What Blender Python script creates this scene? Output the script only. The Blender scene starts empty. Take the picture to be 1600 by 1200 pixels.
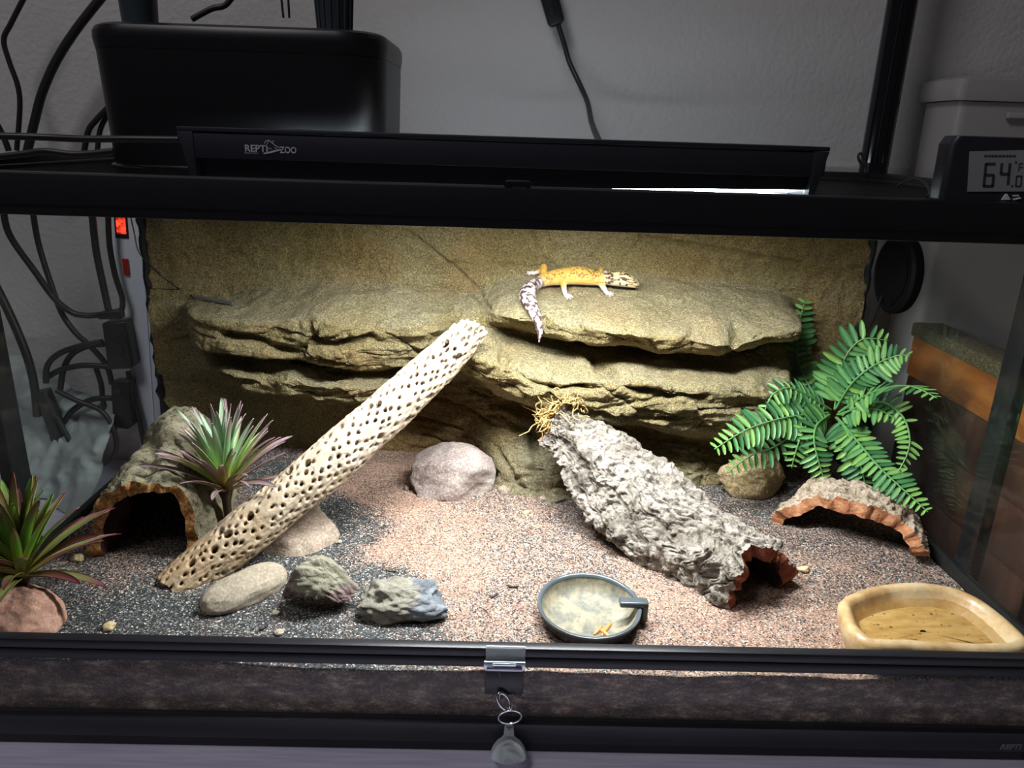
import bpy, bmesh, math, random
import numpy as np
from mathutils import Vector, Matrix
from mathutils.bvhtree import BVHTree

scene = bpy.context.scene
C = scene.collection
random.seed(7)
rng = np.random.default_rng(7)

# ------------------------------------------------------------------ camera
CAM = np.array([-0.00893, -0.50254, 0.49163])
YAW, PITCH, ROLL, FPX = 0.0184, 0.31973, 0.03211, 1183.7
def cam_axes():
    cy, sy, cp, sp = math.cos(YAW), math.sin(YAW), math.cos(PITCH), math.sin(PITCH)
    f = np.array([sy*cp, cy*cp, -sp]); r = np.array([cy, -sy, 0.0]); u = np.cross(r, f)
    cr, sr = math.cos(ROLL), math.sin(ROLL)
    return cr*r+sr*u, -sr*r+cr*u, f
CR, CU, CF = cam_axes()
cam_data = bpy.data.cameras.new('camera')
cam_data.sensor_width = 36.0
cam_data.lens = FPX/1600*36.0
cam_data.clip_start = 0.01
cam = bpy.data.objects.new('camera', cam_data)
C.objects.link(cam)
cam.matrix_world = Matrix([[CR[i], CU[i], -CF[i], CAM[i]] for i in range(3)] + [[0, 0, 0, 1]])
scene.camera = cam

# ------------------------------------------------------------------ world, room light, exposure
world = bpy.data.worlds.new('world'); scene.world = world
world.use_nodes = True
world.node_tree.nodes['Background'].inputs[0].default_value = (0.82, 0.80, 0.84, 1)
world.node_tree.nodes['Background'].inputs[1].default_value = 0.04
vs = scene.view_settings
vs.view_transform = 'Standard'; vs.look = 'None'; vs.gamma = 1.0; vs.exposure = 0.0
vs.use_curve_mapping = False

def area_light(name, loc, target, sx, sy, power, color, parent=None):
    d = bpy.data.lights.new(name, 'AREA'); d.shape = 'RECTANGLE'
    d.size, d.size_y, d.energy, d.color = sx, sy, power, color
    o = bpy.data.objects.new(name, d); C.objects.link(o)
    o.location = loc
    dr = Vector(target)-Vector(loc)
    o.rotation_euler = dr.to_track_quat('-Z', 'Y').to_euler()
    if parent: o.parent = parent
    return o
# unseen room light, added high on the left to brighten desk and wall
area_light('room_fill_light', (-0.75, -0.60, 1.85), (0.1, 0.2, 0.3), 0.5, 0.5, 8.0, (0.97, 0.95, 1.0))

# ------------------------------------------------------------------ pixel -> place helpers (1600x1200 frame)
def ray(px, py):
    return CF + CR*(px-800)/FPX + CU*(600-py)/FPX
def on_x(px, py, x):
    d = ray(px, py); return CAM + d*((x-CAM[0])/d[0])
def on_y(px, py, y):
    d = ray(px, py); return CAM + d*((y-CAM[1])/d[1])
def on_z(px, py, z):
    d = ray(px, py); return CAM + d*((z-CAM[2])/d[2])

# ------------------------------------------------------------------ noise
def _h(i, j, k, s):
    n = (i.astype(np.int64)*374761393 + j.astype(np.int64)*668265263 + k.astype(np.int64)*2147483647 + s*974634777) & 0xFFFFFFFF
    n = ((n ^ (n >> 13))*1274126177) & 0xFFFFFFFF
    n = ((n ^ (n >> 16))*2246822519) & 0xFFFFFFFF
    n = n ^ (n >> 15)
    return (n & 0xFFFFFF)/float(0xFFFFFF)
def vnoise(P, s=0):
    P = np.asarray(P, float)
    I = np.floor(P); F = P-I; I = I.astype(np.int64)
    F = F*F*F*(F*(F*6-15)+10)
    out = 0
    for a in (0, 1):
        wa = F[..., 0] if a else 1-F[..., 0]
        for b in (0, 1):
            wb = F[..., 1] if b else 1-F[..., 1]
            for c in (0, 1):
                wc = F[..., 2] if c else 1-F[..., 2]
                out = out + wa*wb*wc*_h(I[..., 0]+a, I[..., 1]+b, I[..., 2]+c, s)
    return out*2-1
def fbm(P, octv=4, s=0, gain=0.5):
    P = np.asarray(P, float); a, t, f = 1.0, 0.0, 1.0
    for o in range(octv):
        t = t+a*vnoise(P*f+o*17.3, s+o*31); a *= gain; f *= 2.03
    return t
def ridged(P, octv=3, s=0):
    P = np.asarray(P, float); a, t, f = 1.0, 0.0, 1.0
    for o in range(octv):
        t = t+a*(1-np.abs(vnoise(P*f+o*11.1, s+o*13))*2); a *= 0.5; f *= 2.1
    return t
def worley(P, s=0):
    P = np.asarray(P, float); I = np.floor(P).astype(np.int64)
    d1 = np.full(P.shape[:-1], 9.0); d2 = d1.copy(); idv = np.zeros(P.shape[:-1])
    for a in (-1, 0, 1):
        for b in (-1, 0, 1):
            for c in (-1, 0, 1):
                i, j, k = I[..., 0]+a, I[..., 1]+b, I[..., 2]+c
                q = np.stack([i+_h(i, j, k, s), j+_h(i, j, k, s+1), k+_h(i, j, k, s+2)], -1)
                d = np.linalg.norm(q-P, axis=-1); hv = _h(i, j, k, s+3)
                nearer = d < d1
                d2 = np.where(nearer, d1, np.minimum(d2, d)); idv = np.where(nearer, hv, idv); d1 = np.where(nearer, d, d1)
    return d1, d2, idv
def sstep(a, b, x):
    t = np.clip((x-a)/(b-a), 0, 1); return t*t*(3-2*t)

# ------------------------------------------------------------------ mesh helpers
def grid_faces(n, m, wrap_n=False, wrap_m=False):
    i = np.arange(n if wrap_n else n-1); j = np.arange(m if wrap_m else m-1)
    I, J = np.meshgrid(i, j, indexing='ij')
    I2, J2 = (I+1) % n, (J+1) % m
    return np.stack([I*m+J, I2*m+J, I2*m+J2, I*m+J2], -1).reshape(-1, 4)
def make_mesh(name, V, F, mat=None, smooth=True):
    V = np.asarray(V, float).reshape(-1, 3)
    me = bpy.data.meshes.new(name)
    if isinstance(F, np.ndarray):
        k = F.shape[1]; nf = len(F)
        me.vertices.add(len(V)); me.vertices.foreach_set('co', V.ravel())
        me.loops.add(nf*k); me.loops.foreach_set('vertex_index', F.ravel().astype(np.int32))
        me.polygons.add(nf); me.polygons.foreach_set('loop_start', np.arange(0, nf*k, k, dtype=np.int32))
        me.polygons.foreach_set('loop_total', np.full(nf, k, dtype=np.int32))
        me.update(calc_edges=True)
    else:
        me.from_pydata([tuple(v) for v in V], [], [tuple(int(i) for i in f) for f in F]); me.update()
    me.polygons.foreach_set('use_smooth', np.full(len(me.polygons), smooth))
    if mat: me.materials.append(mat)
    return me
def add_col(me, col, name='col'):
    a = me.color_attributes.new(name, 'FLOAT_COLOR', 'POINT')
    c = np.ones((len(me.vertices), 4)); c[:, :3] = col
    a.data.foreach_set('color', c.ravel())
def add_val(me, val, name):
    a = me.attributes.new(name, 'FLOAT', 'POINT'); a.data.foreach_set('value', np.asarray(val, float).ravel())
def origin(o):
    p = Vector((0, 0, 0))
    while o: p = p+o.location; o = o.parent
    return p
def obj(name, me, parent=None, loc=None):
    """one mesh object; vertices are given in world space and moved to the object's origin"""
    o = bpy.data.objects.new(name, me); C.objects.link(o)
    if parent:
        me.transform(Matrix.Translation(-origin(parent))); o.parent = parent
    elif loc is not None:
        me.transform(Matrix.Translation(-Vector(loc))); o.location = loc
    return o
def tag(o, label=None, cat=None, group=None, kind=None):
    if label: o['label'] = label
    if cat: o['category'] = cat
    if group: o['group'] = group
    if kind: o['kind'] = kind
    return o
def thing(name, label, cat, loc=(0, 0, 0), group=None):
    o = bpy.data.objects.new(name, None); C.objects.link(o); o.location = Vector(loc); o.empty_display_size = 0.02
    return tag(o, label, cat, group)
class MB:
    """collects shapes into one mesh"""
    def __init__(s): s.V = []; s.F = []
    def add(s, V, F):
        b = len(s.V); s.V += [tuple(map(float, v)) for v in V]; s.F += [tuple(int(i)+b for i in f) for f in F]; return s
    def box(s, lo, hi, bev=0.0, seg=2, M=None):
        bm = bmesh.new(); bmesh.ops.create_cube(bm, size=1.0)
        lo, hi = Vector(lo), Vector(hi)
        for v in bm.verts: v.co = Vector((lo[i]+(hi[i]-lo[i])*(v.co[i]+0.5) for i in range(3)))
        if bev: bmesh.ops.bevel(bm, geom=bm.edges[:], offset=bev, segments=seg, affect='EDGES', profile=0.5)
        if M: bm.transform(M)
        bm.verts.index_update()
        s.add([v.co[:] for v in bm.verts], [[v.index for v in f.verts] for f in bm.faces]); bm.free(); return s
    def prism(s, poly, a, b, axis='x', bev=0):
        """polygon (2-D) pushed from a to b along axis"""
        n = len(poly); V = []
        for t in (a, b):
            for (p, q) in poly:
                V.append({'x': (t, p, q), 'y': (p, t, q), 'z': (p, q, t)}[axis])
        F = [[i, (i+1) % n, n+(i+1) % n, n+i] for i in range(n)]+[list(range(n))[::-1], list(range(n, 2*n))]
        bm = bmesh.new(); vs_ = [bm.verts.new(v) for v in V]
        for f in F: bm.faces.new([vs_[i] for i in f])
        bmesh.ops.recalc_face_normals(bm, faces=bm.faces[:])
        if bev: bmesh.ops.bevel(bm, geom=bm.edges[:], offset=bev, segments=2, affect='EDGES', profile=0.5)
        bm.verts.index_update()
        s.add([v.co[:] for v in bm.verts], [[v.index for v in f.verts] for f in bm.faces]); bm.free(); return s
    def tube(s, pts, r, seg=10, closed=False, sm=0):
        pts = [np.asarray(p, float) for p in pts]
        if sm: pts = smooth_path(pts, sm)
        n = len(pts); rs = np.interp(np.linspace(0, 1, n), np.linspace(0, 1, len(r)), r) if hasattr(r, '__len__') else [r]*n
        up = None; V = []
        for i in range(n):
            if closed: t = pts[(i+1) % n]-pts[i-1]
            else: t = pts[min(i+1, n-1)]-pts[max(i-1, 0)]
            t = t/(np.linalg.norm(t)+1e-12)
            if up is None:
                up = np.array([0, 0, 1.0]) if abs(t[2]) < 0.9 else np.array([1.0, 0, 0])
            up = up-t*(up@t); up = up/np.linalg.norm(up); sd = np.cross(t, up)
            for k in range(seg):
                a = 2*math.pi*k/seg; V.append(pts[i]+(up*math.cos(a)+sd*math.sin(a))*rs[i])
        F = grid_faces(n, seg, closed, True).tolist()
        if not closed: F += [list(range(seg))[::-1], list(range((n-1)*seg, n*seg))]
        return s.add(V, F)
    def lathe(s, prof, c, seg=40, sx=1, sy=1, M=None, caps=(True, True)):
        """prof: (r, z) list around vertical axis at c"""
        V = []
        for (r, z) in prof:
            for k in range(seg):
                a = 2*math.pi*k/seg; V.append((r*math.cos(a)*sx, r*math.sin(a)*sy, z))
        if M: V = [M @ Vector(v) for v in V]
        V = [(v[0]+c[0], v[1]+c[1], v[2]+c[2]) for v in V]
        F = grid_faces(len(prof), seg, False, True).tolist()
        if caps[0]: F.append(list(range(seg))[::-1])
        if caps[1]: F.append(list(range((len(prof)-1)*seg, len(prof)*seg)))
        return s.add(V, F)
    def mesh(s, name, mat, smooth=True, angle=40):
        me = make_mesh(name, s.V, s.F, mat, smooth)
        if smooth: sharp(me, angle)
        return me
    def build(s, name, mat, parent=None, smooth=True, loc=None, angle=40):
        return obj(name, s.mesh(name, mat, smooth, angle), parent, loc)
def sharp(me, deg):
    bm = bmesh.new(); bm.from_mesh(me)
    bmesh.ops.recalc_face_normals(bm, faces=bm.faces[:])
    for e in bm.edges:
        if len(e.link_faces) == 2 and e.calc_face_angle(0) > math.radians(deg): e.smooth = False
    bm.to_mesh(me); bm.free()
def smooth_path(pts, k):
    """Catmull-Rom with k steps per span"""
    P = [np.asarray(p, float) for p in pts]; out = []
    for i in range(len(P)-1):
        a, b, c, d = P[max(i-1, 0)], P[i], P[i+1], P[min(i+2, len(P)-1)]
        for j in range(k):
            t = j/k
            out.append(0.5*((2*b)+(-a+c)*t+(2*a-5*b+4*c-d)*t*t+(-a+3*b-3*c+d)*t**3))
    out.append(P[-1]); return out

# ------------------------------------------------------------------ materials
class NT:
    def __init__(s, name):
        s.m = bpy.data.materials.new(name); s.m.use_nodes = True
        s.t = s.m.node_tree; s.n = s.t.nodes; s.b = s.n['Principled BSDF']; s.out = s.n['Material Output']
    def new(s, typ, **kw):
        x = s.n.new(typ)
        for k, v in kw.items(): setattr(x, k, v)
        return x
    def link(s, a, b): s.t.links.new(a, b)
    def coord(s, kind='Object', scale=(1, 1, 1)):
        tc = s.new('ShaderNodeTexCoord'); mp = s.new('ShaderNodeMapping'); mp.inputs['Scale'].default_value = scale
        s.link(tc.outputs[kind], mp.inputs['Vector']); return mp.outputs['Vector']
    def noise(s, vec, scale, detail=4, rough=0.55):
        x = s.new('ShaderNodeTexNoise'); x.inputs['Scale'].default_value = scale; x.inputs['Detail'].default_value = detail
        x.inputs['Roughness'].default_value = rough; s.link(vec, x.inputs['Vector']); return x.outputs['Fac']
    def voro(s, vec, scale, feature='F1'):
        x = s.new('ShaderNodeTexVoronoi', feature=feature); x.inputs['Scale'].default_value = scale; s.link(vec, x.inputs['Vector']); return x
    def ramp(s, fac, stops, interp='LINEAR'):
        x = s.new('ShaderNodeValToRGB'); e = x.color_ramp.elements; x.color_ramp.interpolation = interp
        while len(e) < len(stops): e.new(0.5)
        for el, (p, c) in zip(e, stops): el.position = p; el.color = (*c, 1) if len(c) == 3 else c
        s.link(fac, x.inputs['Fac']); return x.outputs['Color']
    def mix(s, fac, a, b, mode='MIX'):
        x = s.new('ShaderNodeMix', data_type='RGBA', blend_type=mode)
        for v, key in ((fac, 0), (a, 6), (b, 7)):
            if hasattr(v, 'is_output'): s.link(v, x.inputs[key])
            elif key == 0: x.inputs[0].default_value = v
            else: x.inputs[key].default_value = (*v, 1)
        return x.outputs[2]
    def math(s, op, a, b=None, clamp=False):
        x = s.new('ShaderNodeMath', operation=op, use_clamp=clamp)
        for i, v in enumerate((a, b)):
            if v is None: continue
            if hasattr(v, 'is_output'): s.link(v, x.inputs[i])
            else: x.inputs[i].default_value = v
        return x.outputs[0]
    def attr(s, name, out='Color'):
        x = s.new('ShaderNodeAttribute', attribute_name=name); return x.outputs[out]
    def bump(s, h, strength=0.3, dist=0.001, normal=None):
        x = s.new('ShaderNodeBump'); x.inputs['Strength'].default_value = strength; x.inputs['Distance'].default_value = dist
        s.link(h, x.inputs['Height'])
        if normal is not None: s.link(normal, x.inputs['Normal'])
        s.link(x.outputs['Normal'], s.b.inputs['Normal']); return x.outputs['Normal']
    def base(s, c):
        if hasattr(c, 'is_output'): s.link(c, s.b.inputs['Base Color'])
        else: s.b.inputs['Base Color'].default_value = (*c, 1)
    def set(s, **kw):
        for k, v in kw.items(): s.b.inputs[k.replace('_', ' ')].default_value = v
        return s
def srgb(r, g, b):
    f = lambda c: c/12.92 if c <= 0.04045 else ((c+0.055)/1.055)**2.4
    return (f(r/255), f(g/255), f(b/255))
M = {}
def plain(key, col, rough=0.5, metal=0.0, spec=0.5, bump=None, var=0.0):
    t = NT(key); t.set(Roughness=rough, Metallic=metal); t.b.inputs['Specular IOR Level'].default_value = spec
    if var or bump:
        v = t.coord()
    if var:
        n = t.noise(v, 35, 5)
        t.base(t.mix(n, tuple(c*(1-var) for c in col), tuple(min(1, c*(1+var)) for c in col)))
    else: t.base(col)
    if bump: t.bump(t.noise(v, bump[0], 3), bump[1], bump[2])
    M[key] = t.m; return t
plain('black_frame', (0.012, 0.012, 0.015), 0.38, bump=(260, 0.15, 0.0006), var=0.25)
plain('black_matte', (0.006, 0.006, 0.007), 0.7, spec=0.15)
plain('black_gloss', (0.006, 0.006, 0.008), 0.12)
plain('black_lamp', (0.022, 0.023, 0.032), 0.42, var=0.15)
plain('black_plastic', (0.010, 0.010, 0.012), 0.36, var=0.2)
plain('black_planter', (0.008, 0.008, 0.010), 0.36, spec=0.35)
plain('cable', (0.014, 0.014, 0.015), 0.45)
plain('silicone', (0.008, 0.009, 0.009), 0.45, bump=(300, 0.4, 0.001))
plain('white_plastic', (0.80, 0.85, 0.92), 0.4)
plain('white_print', (0.55, 0.55, 0.66), 0.6)
plain('dim_print', (0.20, 0.20, 0.22), 0.6)
plain('red_plastic', (0.45, 0.012, 0.012), 0.35)
plain('chrome', (0.72, 0.74, 0.78), 0.16, metal=1.0)
plain('steel', (0.55, 0.62, 0.70), 0.28, metal=0.9)
plain('lcd_grey', (0.34, 0.34, 0.35), 0.35)
plain('lcd_ink', (0.045, 0.045, 0.055), 0.5)
plain('gauge_black', (0.004, 0.004, 0.005), 0.6, spec=0.08)
plain('reflector', (0.7, 0.72, 0.75), 0.4)
t = NT('lamp_tube'); t.base((0.9, 0.95, 1)); t.b.inputs['Emission Color'].default_value = (0.78, 0.93, 1.0, 1); t.b.inputs['Emission Strength'].default_value = 30.0; M['lamp_tube'] = t.m
t = NT('switch_glow'); t.base((0.6, 0.02, 0.01)); t.b.inputs['Emission Color'].default_value = (1.0, 0.05, 0.02, 1)
v = t.coord(); t.link(t.ramp(t.noise(v, 120, 2), [(0.4, (0.3, 0.3, 0.3)), (0.7, (3.0, 3.0, 3.0))]), t.b.inputs['Emission Strength']); M['switch_glow'] = t.m

def glass(key, dust, dustscale, tint=(0.97, 0.99, 0.98)):
    t = NT(key); n = t.n; n.remove(t.b)
    tr = t.new('ShaderNodeBsdfTransparent'); tr.inputs[0].default_value = (*tint, 1)
    gl = t.new('ShaderNodeBsdfGlossy'); gl.inputs['Roughness'].default_value = 0.02
    df = t.new('ShaderNodeBsdfDiffuse'); df.inputs[0].default_value = (0.42, 0.42, 0.40, 1)
    fr = t.new('ShaderNodeFresnel'); fr.inputs[0].default_value = 1.33
    m1 = t.new('ShaderNodeMixShader'); ge = t.new('ShaderNodeNewGeometry'); t.link(t.math('MULTIPLY', fr.outputs[0], t.math('SUBTRACT', 1.0, ge.outputs['Backfacing'])), m1.inputs[0]); t.link(tr.outputs[0], m1.inputs[1]); t.link(gl.outputs[0], m1.inputs[2])
    v = t.coord('Object', (1, 1, 1.0))
    d = t.math('MULTIPLY', t.ramp(t.noise(v, dustscale, 6, 0.65), [(0.38, (0.15, 0.15, 0.15)), (0.72, (1, 1, 1))]), dust)
    sp = t.voro(v, 260); spk = t.math('MULTIPLY', t.math('LESS_THAN', sp.outputs['Distance'], 0.10), dust*2.0)
    fac = t.math('ADD', d, spk, True)
    m2 = t.new('ShaderNodeMixShader'); t.link(fac, m2.inputs[0]); t.link(m1.outputs[0], m2.inputs[1]); t.link(df.outputs[0], m2.inputs[2])
    t.link(m2.outputs[0], t.out.inputs[0]); M[key] = t.m
glass('glass_side', 0.018, 9)
glass('glass_front', 0.02, 14)

# wall: grey-white paint with roller texture
t = NT('wall_paint'); v = t.coord()
t.base(t.mix(t.noise(v, 6, 5), srgb(190, 186, 184), srgb(204, 200, 199))); t.set(Roughness=0.75)
t.bump(t.noise(v, 140, 3, 0.5), 0.35, 0.004); M['wall_paint'] = t.m
# desk: purplish grey planks
t = NT('desk_wood'); v = t.coord('Object', (1.2, 30, 1))
t.base(t.ramp(t.noise(v, 9, 6, 0.6), [(0.3, srgb(184, 177, 200)), (0.55, srgb(208, 201, 222)), (0.75, srgb(220, 214, 234))])); t.set(Roughness=0.42)
t.bump(t.noise(v, 14, 5), 0.2, 0.001); M['desk_wood'] = t.m
# furniture wood
def wood(key, c0, c1, c2, sc=(14, 2, 2), rough=0.4):
    t = NT(key); v = t.coord('Object', sc)
    t.base(t.ramp(t.noise(v, 4, 8, 0.6), [(0.25, c0), (0.5, c1), (0.78, c2)])); t.set(Roughness=rough)
    t.bump(t.noise(v, 12, 5), 0.15, 0.001); M[key] = t.m
wood('orange_wood', srgb(118, 62, 22), srgb(176, 104, 44), srgb(206, 132, 62), (2, 2, 12))
wood('brown_wood', srgb(46, 28, 22), srgb(74, 46, 34), srgb(96, 64, 48), (2, 9, 2))
wood('rough_trim', srgb(50, 44, 30), srgb(92, 82, 56), srgb(150, 136, 96), (40, 60, 120), 0.8)
# pale bin
t = NT('bin_plastic'); t.base(srgb(166, 161, 159)); t.set(Roughness=0.35); M['bin_plastic'] = t.m
# grey cloth
t = NT('grey_sheet'); v = t.coord(); t.base(t.mix(t.noise(v, 12, 4), srgb(120, 128, 128), srgb(168, 174, 172))); t.set(Roughness=0.6); M['grey_sheet'] = t.m

# moulded rock
t = NT('moulded_rock'); v = t.coord()
big = t.noise(v, 7, 5, 0.6); mid = t.noise(v, 42, 5, 0.6); gr = t.voro(v, 900); gr2 = t.noise(v, 620, 2, 0.6)
c = t.ramp(big, [(0.30, srgb(128, 110, 68)), (0.48, srgb(140, 128, 90)), (0.62, srgb(144, 136, 104)), (0.8, srgb(124, 104, 62))])
c = t.mix(t.math('MULTIPLY', mid, 0.55), c, srgb(118, 102, 60))
c = t.mix(t.attr('rust', 'Fac'), c, srgb(142, 106, 62))
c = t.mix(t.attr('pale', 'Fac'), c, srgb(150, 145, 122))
c = t.mix(t.ramp(gr2, [(0.35, (0.0, 0, 0)), (0.7, (0.45, 0.45, 0.45))]), c, srgb(184, 168, 122))
c = t.mix(t.ramp(t.noise(v, 380, 2, 0.5), [(0.58, (0, 0, 0)), (0.72, (0.55, 0.55, 0.55))]), c, srgb(92, 74, 38))
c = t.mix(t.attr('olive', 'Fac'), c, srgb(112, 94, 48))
sepg = t.new('ShaderNodeSeparateColor'); t.link(gr.outputs['Color'], sepg.inputs[0])
c = t.mix(1.0, c, t.ramp(sepg.outputs[0], [(0.0, (0.52, 0.52, 0.52)), (0.35, (0.86, 0.86, 0.86)), (0.7, (1.05, 1.05, 1.05)), (1.0, (1.5, 1.5, 1.45))]), 'MULTIPLY')
t.base(c); t.set(Roughness=0.85); t.b.inputs['Specular IOR Level'].default_value = 0.25
n1 = t.bump(t.noise(v, 150, 5, 0.7), 0.9, 0.006)
t.bump(gr.outputs['Distance'], 0.7, 0.0016, n1); M['moulded_rock'] = t.m

# substrate grains
t = NT('substrate_grains'); v = t.coord()
w = t.new('ShaderNodeTexNoise'); w.inputs['Scale'].default_value = 900; t.link(v, w.inputs['Vector'])
vo = t.voro(v, 840); sep = t.new('ShaderNodeSeparateColor'); t.link(vo.outputs['Color'], sep.inputs[0])
rnd, rnd2 = sep.outputs[0], sep.outputs[1]
dark = t.ramp(rnd, [(0.0, srgb(28, 30, 31)), (0.34, srgb(50, 52, 52)), (0.62, srgb(84, 86, 84)), (0.84, srgb(130, 130, 124)), (0.955, srgb(206, 204, 194))], 'CONSTANT')
tan = t.ramp(rnd, [(0.0, srgb(112, 86, 72)), (0.25, srgb(152, 122, 104)), (0.60, srgb(172, 141, 120)), (0.88, srgb(200, 176, 156))], 'CONSTANT')
tn = t.attr('tan', 'Fac')
edge = t.math('ADD', tn, t.math('MULTIPLY', t.math('SUBTRACT', t.noise(v, 60, 6, 0.7), 0.5), 0.55))
pick = t.math('LESS_THAN', rnd2, edge)
top = t.mix(pick, dark, tan)
low = t.ramp(t.noise(t.coord('Object', (1, 1, 2.2)), 60, 9, 0.78), [(0.30, srgb(66, 52, 48)), (0.46, srgb(100, 80, 72)), (0.55, srgb(150, 122, 108)), (0.64, srgb(222, 196, 176))])
low = t.mix(0.25, low, dark)
t.base(t.mix(t.attr('side', 'Fac'), top, low)); t.set(Roughness=0.75)
n1 = t.bump(vo.outputs['Distance'], 0.55, 0.0012); M['substrate_grains'] = t.m

# cholla wood
t = NT('cholla_wood'); v = t.coord()
c = t.ramp(t.noise(v, 24, 5, 0.6), [(0.3, srgb(174, 156, 130)), (0.5, srgb(194, 178, 154)), (0.7, srgb(206, 194, 174))])
c = t.mix(t.attr('weather', 'Fac'), c, srgb(176, 146, 104)); t.base(c)
t.set(Roughness=0.75); t.bump(t.noise(t.coord('Object', (1, 1, 1)), 300, 4), 0.4, 0.0015); M['cholla_wood'] = t.m
plain('cholla_inside', srgb(150, 120, 82), 0.9, var=0.2)

# cork
def cork(key, a, b, c_, d):
    t = NT(key); v = t.coord()
    x = t.ramp(t.noise(v, 34, 6, 0.65), [(0.28, a), (0.44, b), (0.58, c_), (0.74, d)])
    x = t.mix(t.ramp(t.noise(v, 150, 6, 0.7), [(0.50, (0, 0, 0)), (0.64, (0.85, 0.85, 0.85))]), x, tuple(k*0.32 for k in a))
    t.base(x); t.set(Roughness=0.9); t.b.inputs['Specular IOR Level'].default_value = 0.2
    n1 = t.bump(t.noise(v, 120, 6, 0.7), 0.8, 0.004); t.bump(t.noise(v, 480, 3, 0.6), 0.6, 0.0015, n1); M[key] = t.m
cork('cork_grey', srgb(102, 92, 82), srgb(144, 136, 124), srgb(172, 164, 152), srgb(196, 186, 170))
cork('cork_olive', srgb(126, 118, 94), srgb(160, 152, 124), srgb(180, 172, 142), srgb(196, 186, 152))
cork('cork_tan', srgb(150, 130, 108), srgb(186, 168, 144), srgb(206, 190, 168), srgb(188, 148, 112))
def cut(key, a, b, c_, sc=260):
    t = NT(key); v = t.coord()
    t.base(t.ramp(t.noise(v, sc, 4, 0.6), [(0.3, a), (0.5, b), (0.68, c_)])); t.set(Roughness=0.9)
    t.bump(t.noise(v, 330, 4, 0.6), 0.7, 0.003); M[key] = t.m
cut('cork_cut_red', srgb(96, 46, 30), srgb(136, 72, 48), srgb(160, 92, 62), 60)
cut('cork_inside', srgb(44, 28, 20), srgb(66, 42, 30), srgb(84, 56, 40), 60)
cut('cork_cut_orange', srgb(120, 74, 36), srgb(186, 128, 72), srgb(224, 178, 118))
cut('cork_cut_tan', srgb(150, 90, 56), srgb(190, 128, 88), srgb(222, 172, 128), 70)

# stones
def stone(key, stops, sc=40, fine=420, speck=0.35, bump=0.5, bs=90):
    t = NT(key); v = t.coord(); n = t.noise(v, sc, 6, 0.62)
    c = t.ramp(n, stops)
    c = t.mix(t.ramp(t.noise(v, fine, 2, 0.5), [(0.42, (0, 0, 0)), (0.7, (speck, speck, speck))]), c, srgb(232, 222, 210))
    c = t.mix(t.ramp(t.noise(v, fine*0.8, 3, 0.5), [(0.56, (0, 0, 0)), (0.74, (speck, speck, speck))]), c, srgb(78, 66, 62))
    t.base(c); t.set(Roughness=0.85); n1 = t.bump(t.noise(v, bs, 6, 0.65), bump, 0.003); t.bump(t.noise(v, 600, 2), 0.4, 0.0008, n1); M[key] = t.m
stone('stone_mauve', [(0.3, srgb(122, 104, 98)), (0.5, srgb(142, 126, 119)), (0.66, srgb(156, 146, 136)), (0.8, srgb(172, 168, 158))], 26)
stone('stone_tan', [(0.3, srgb(122, 100, 84)), (0.5, srgb(152, 132, 112)), (0.7, srgb(174, 156, 134))], 24)
stone('stone_buff', [(0.3, srgb(132, 120, 100)), (0.55, srgb(154, 142, 120)), (0.75, srgb(166, 154, 132))], 40, speck=0.25, bump=0.2)
stone('stone_pink', [(0.3, srgb(150, 104, 84)), (0.55, srgb(178, 132, 108)), (0.75, srgb(194, 152, 128))], 40, speck=0.2)
stone('stone_olive', [(0.3, srgb(112, 92, 48)), (0.55, srgb(146, 124, 72)), (0.75, srgb(164, 146, 96))], 40)
stone('pebble_mix', [(0.3, srgb(120, 112, 100)), (0.7, srgb(214, 202, 176))], 80)
def stone2(key, ca, cb, cc, bump=0.8):
    t = NT(key); v = t.coord(); s = t.attr('zone', 'Fac')
    a = t.ramp(t.noise(v, 60, 6, 0.65), [(0.3, ca[0]), (0.55, ca[1]), (0.75, ca[2])])
    b = t.ramp(t.noise(v, 70, 6, 0.65), [(0.3, cb[0]), (0.55, cb[1]), (0.75, cb[2])])
    c = t.mix(s, a, b); c = t.mix(t.ramp(t.noise(v, 150, 4), [(0.56, (0, 0, 0)), (0.75, (0.6, 0.6, 0.6))]), c, cc)
    t.base(c); t.set(Roughness=0.85); t.bump(t.noise(v, 160, 6, 0.7), bump, 0.004); M[key] = t.m
stone2('stone_arch', (srgb(122, 118, 96), srgb(152, 148, 126), srgb(172, 168, 148)), (srgb(92, 72, 68), srgb(128, 106, 102), srgb(156, 134, 130)), srgb(96, 84, 70))
stone2('stone_bluegrey', (srgb(116, 112, 98), srgb(146, 142, 126), srgb(170, 166, 150)), (srgb(84, 90, 96), srgb(120, 126, 132), srgb(156, 162, 166)), srgb(86, 84, 80))

# dishes
t = NT('bowl_glaze'); v = t.coord(); t.base(t.mix(t.noise(v, 60, 5), srgb(58, 66, 70), srgb(92, 102, 106))); t.set(Roughness=0.25); M['bowl_glaze'] = t.m
t = NT('bowl_dusty'); v = t.coord()
t.base(t.ramp(t.noise(v, 55, 8, 0.75), [(0.30, srgb(70, 76, 72)), (0.46, srgb(112, 112, 98)), (0.58, srgb(150, 140, 114)), (0.72, srgb(182, 168, 136))])); t.set(Roughness=0.6); M['bowl_dusty'] = t.m
plain('worm', srgb(196, 134, 74), 0.4, var=0.25)
t = NT('resin_dish'); v = t.coord()
t.base(t.ramp(t.noise(v, 26, 7, 0.65), [(0.28, srgb(142, 102, 56)), (0.46, srgb(182, 148, 100)), (0.60, srgb(204, 178, 134)), (0.76, srgb(200, 190, 166))])); t.set(Roughness=0.3); t.bump(t.noise(v, 120, 4), 0.25, 0.002); M['resin_dish'] = t.m
t = NT('resin_floor'); v = t.coord('Object', (3, 14, 3))
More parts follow.
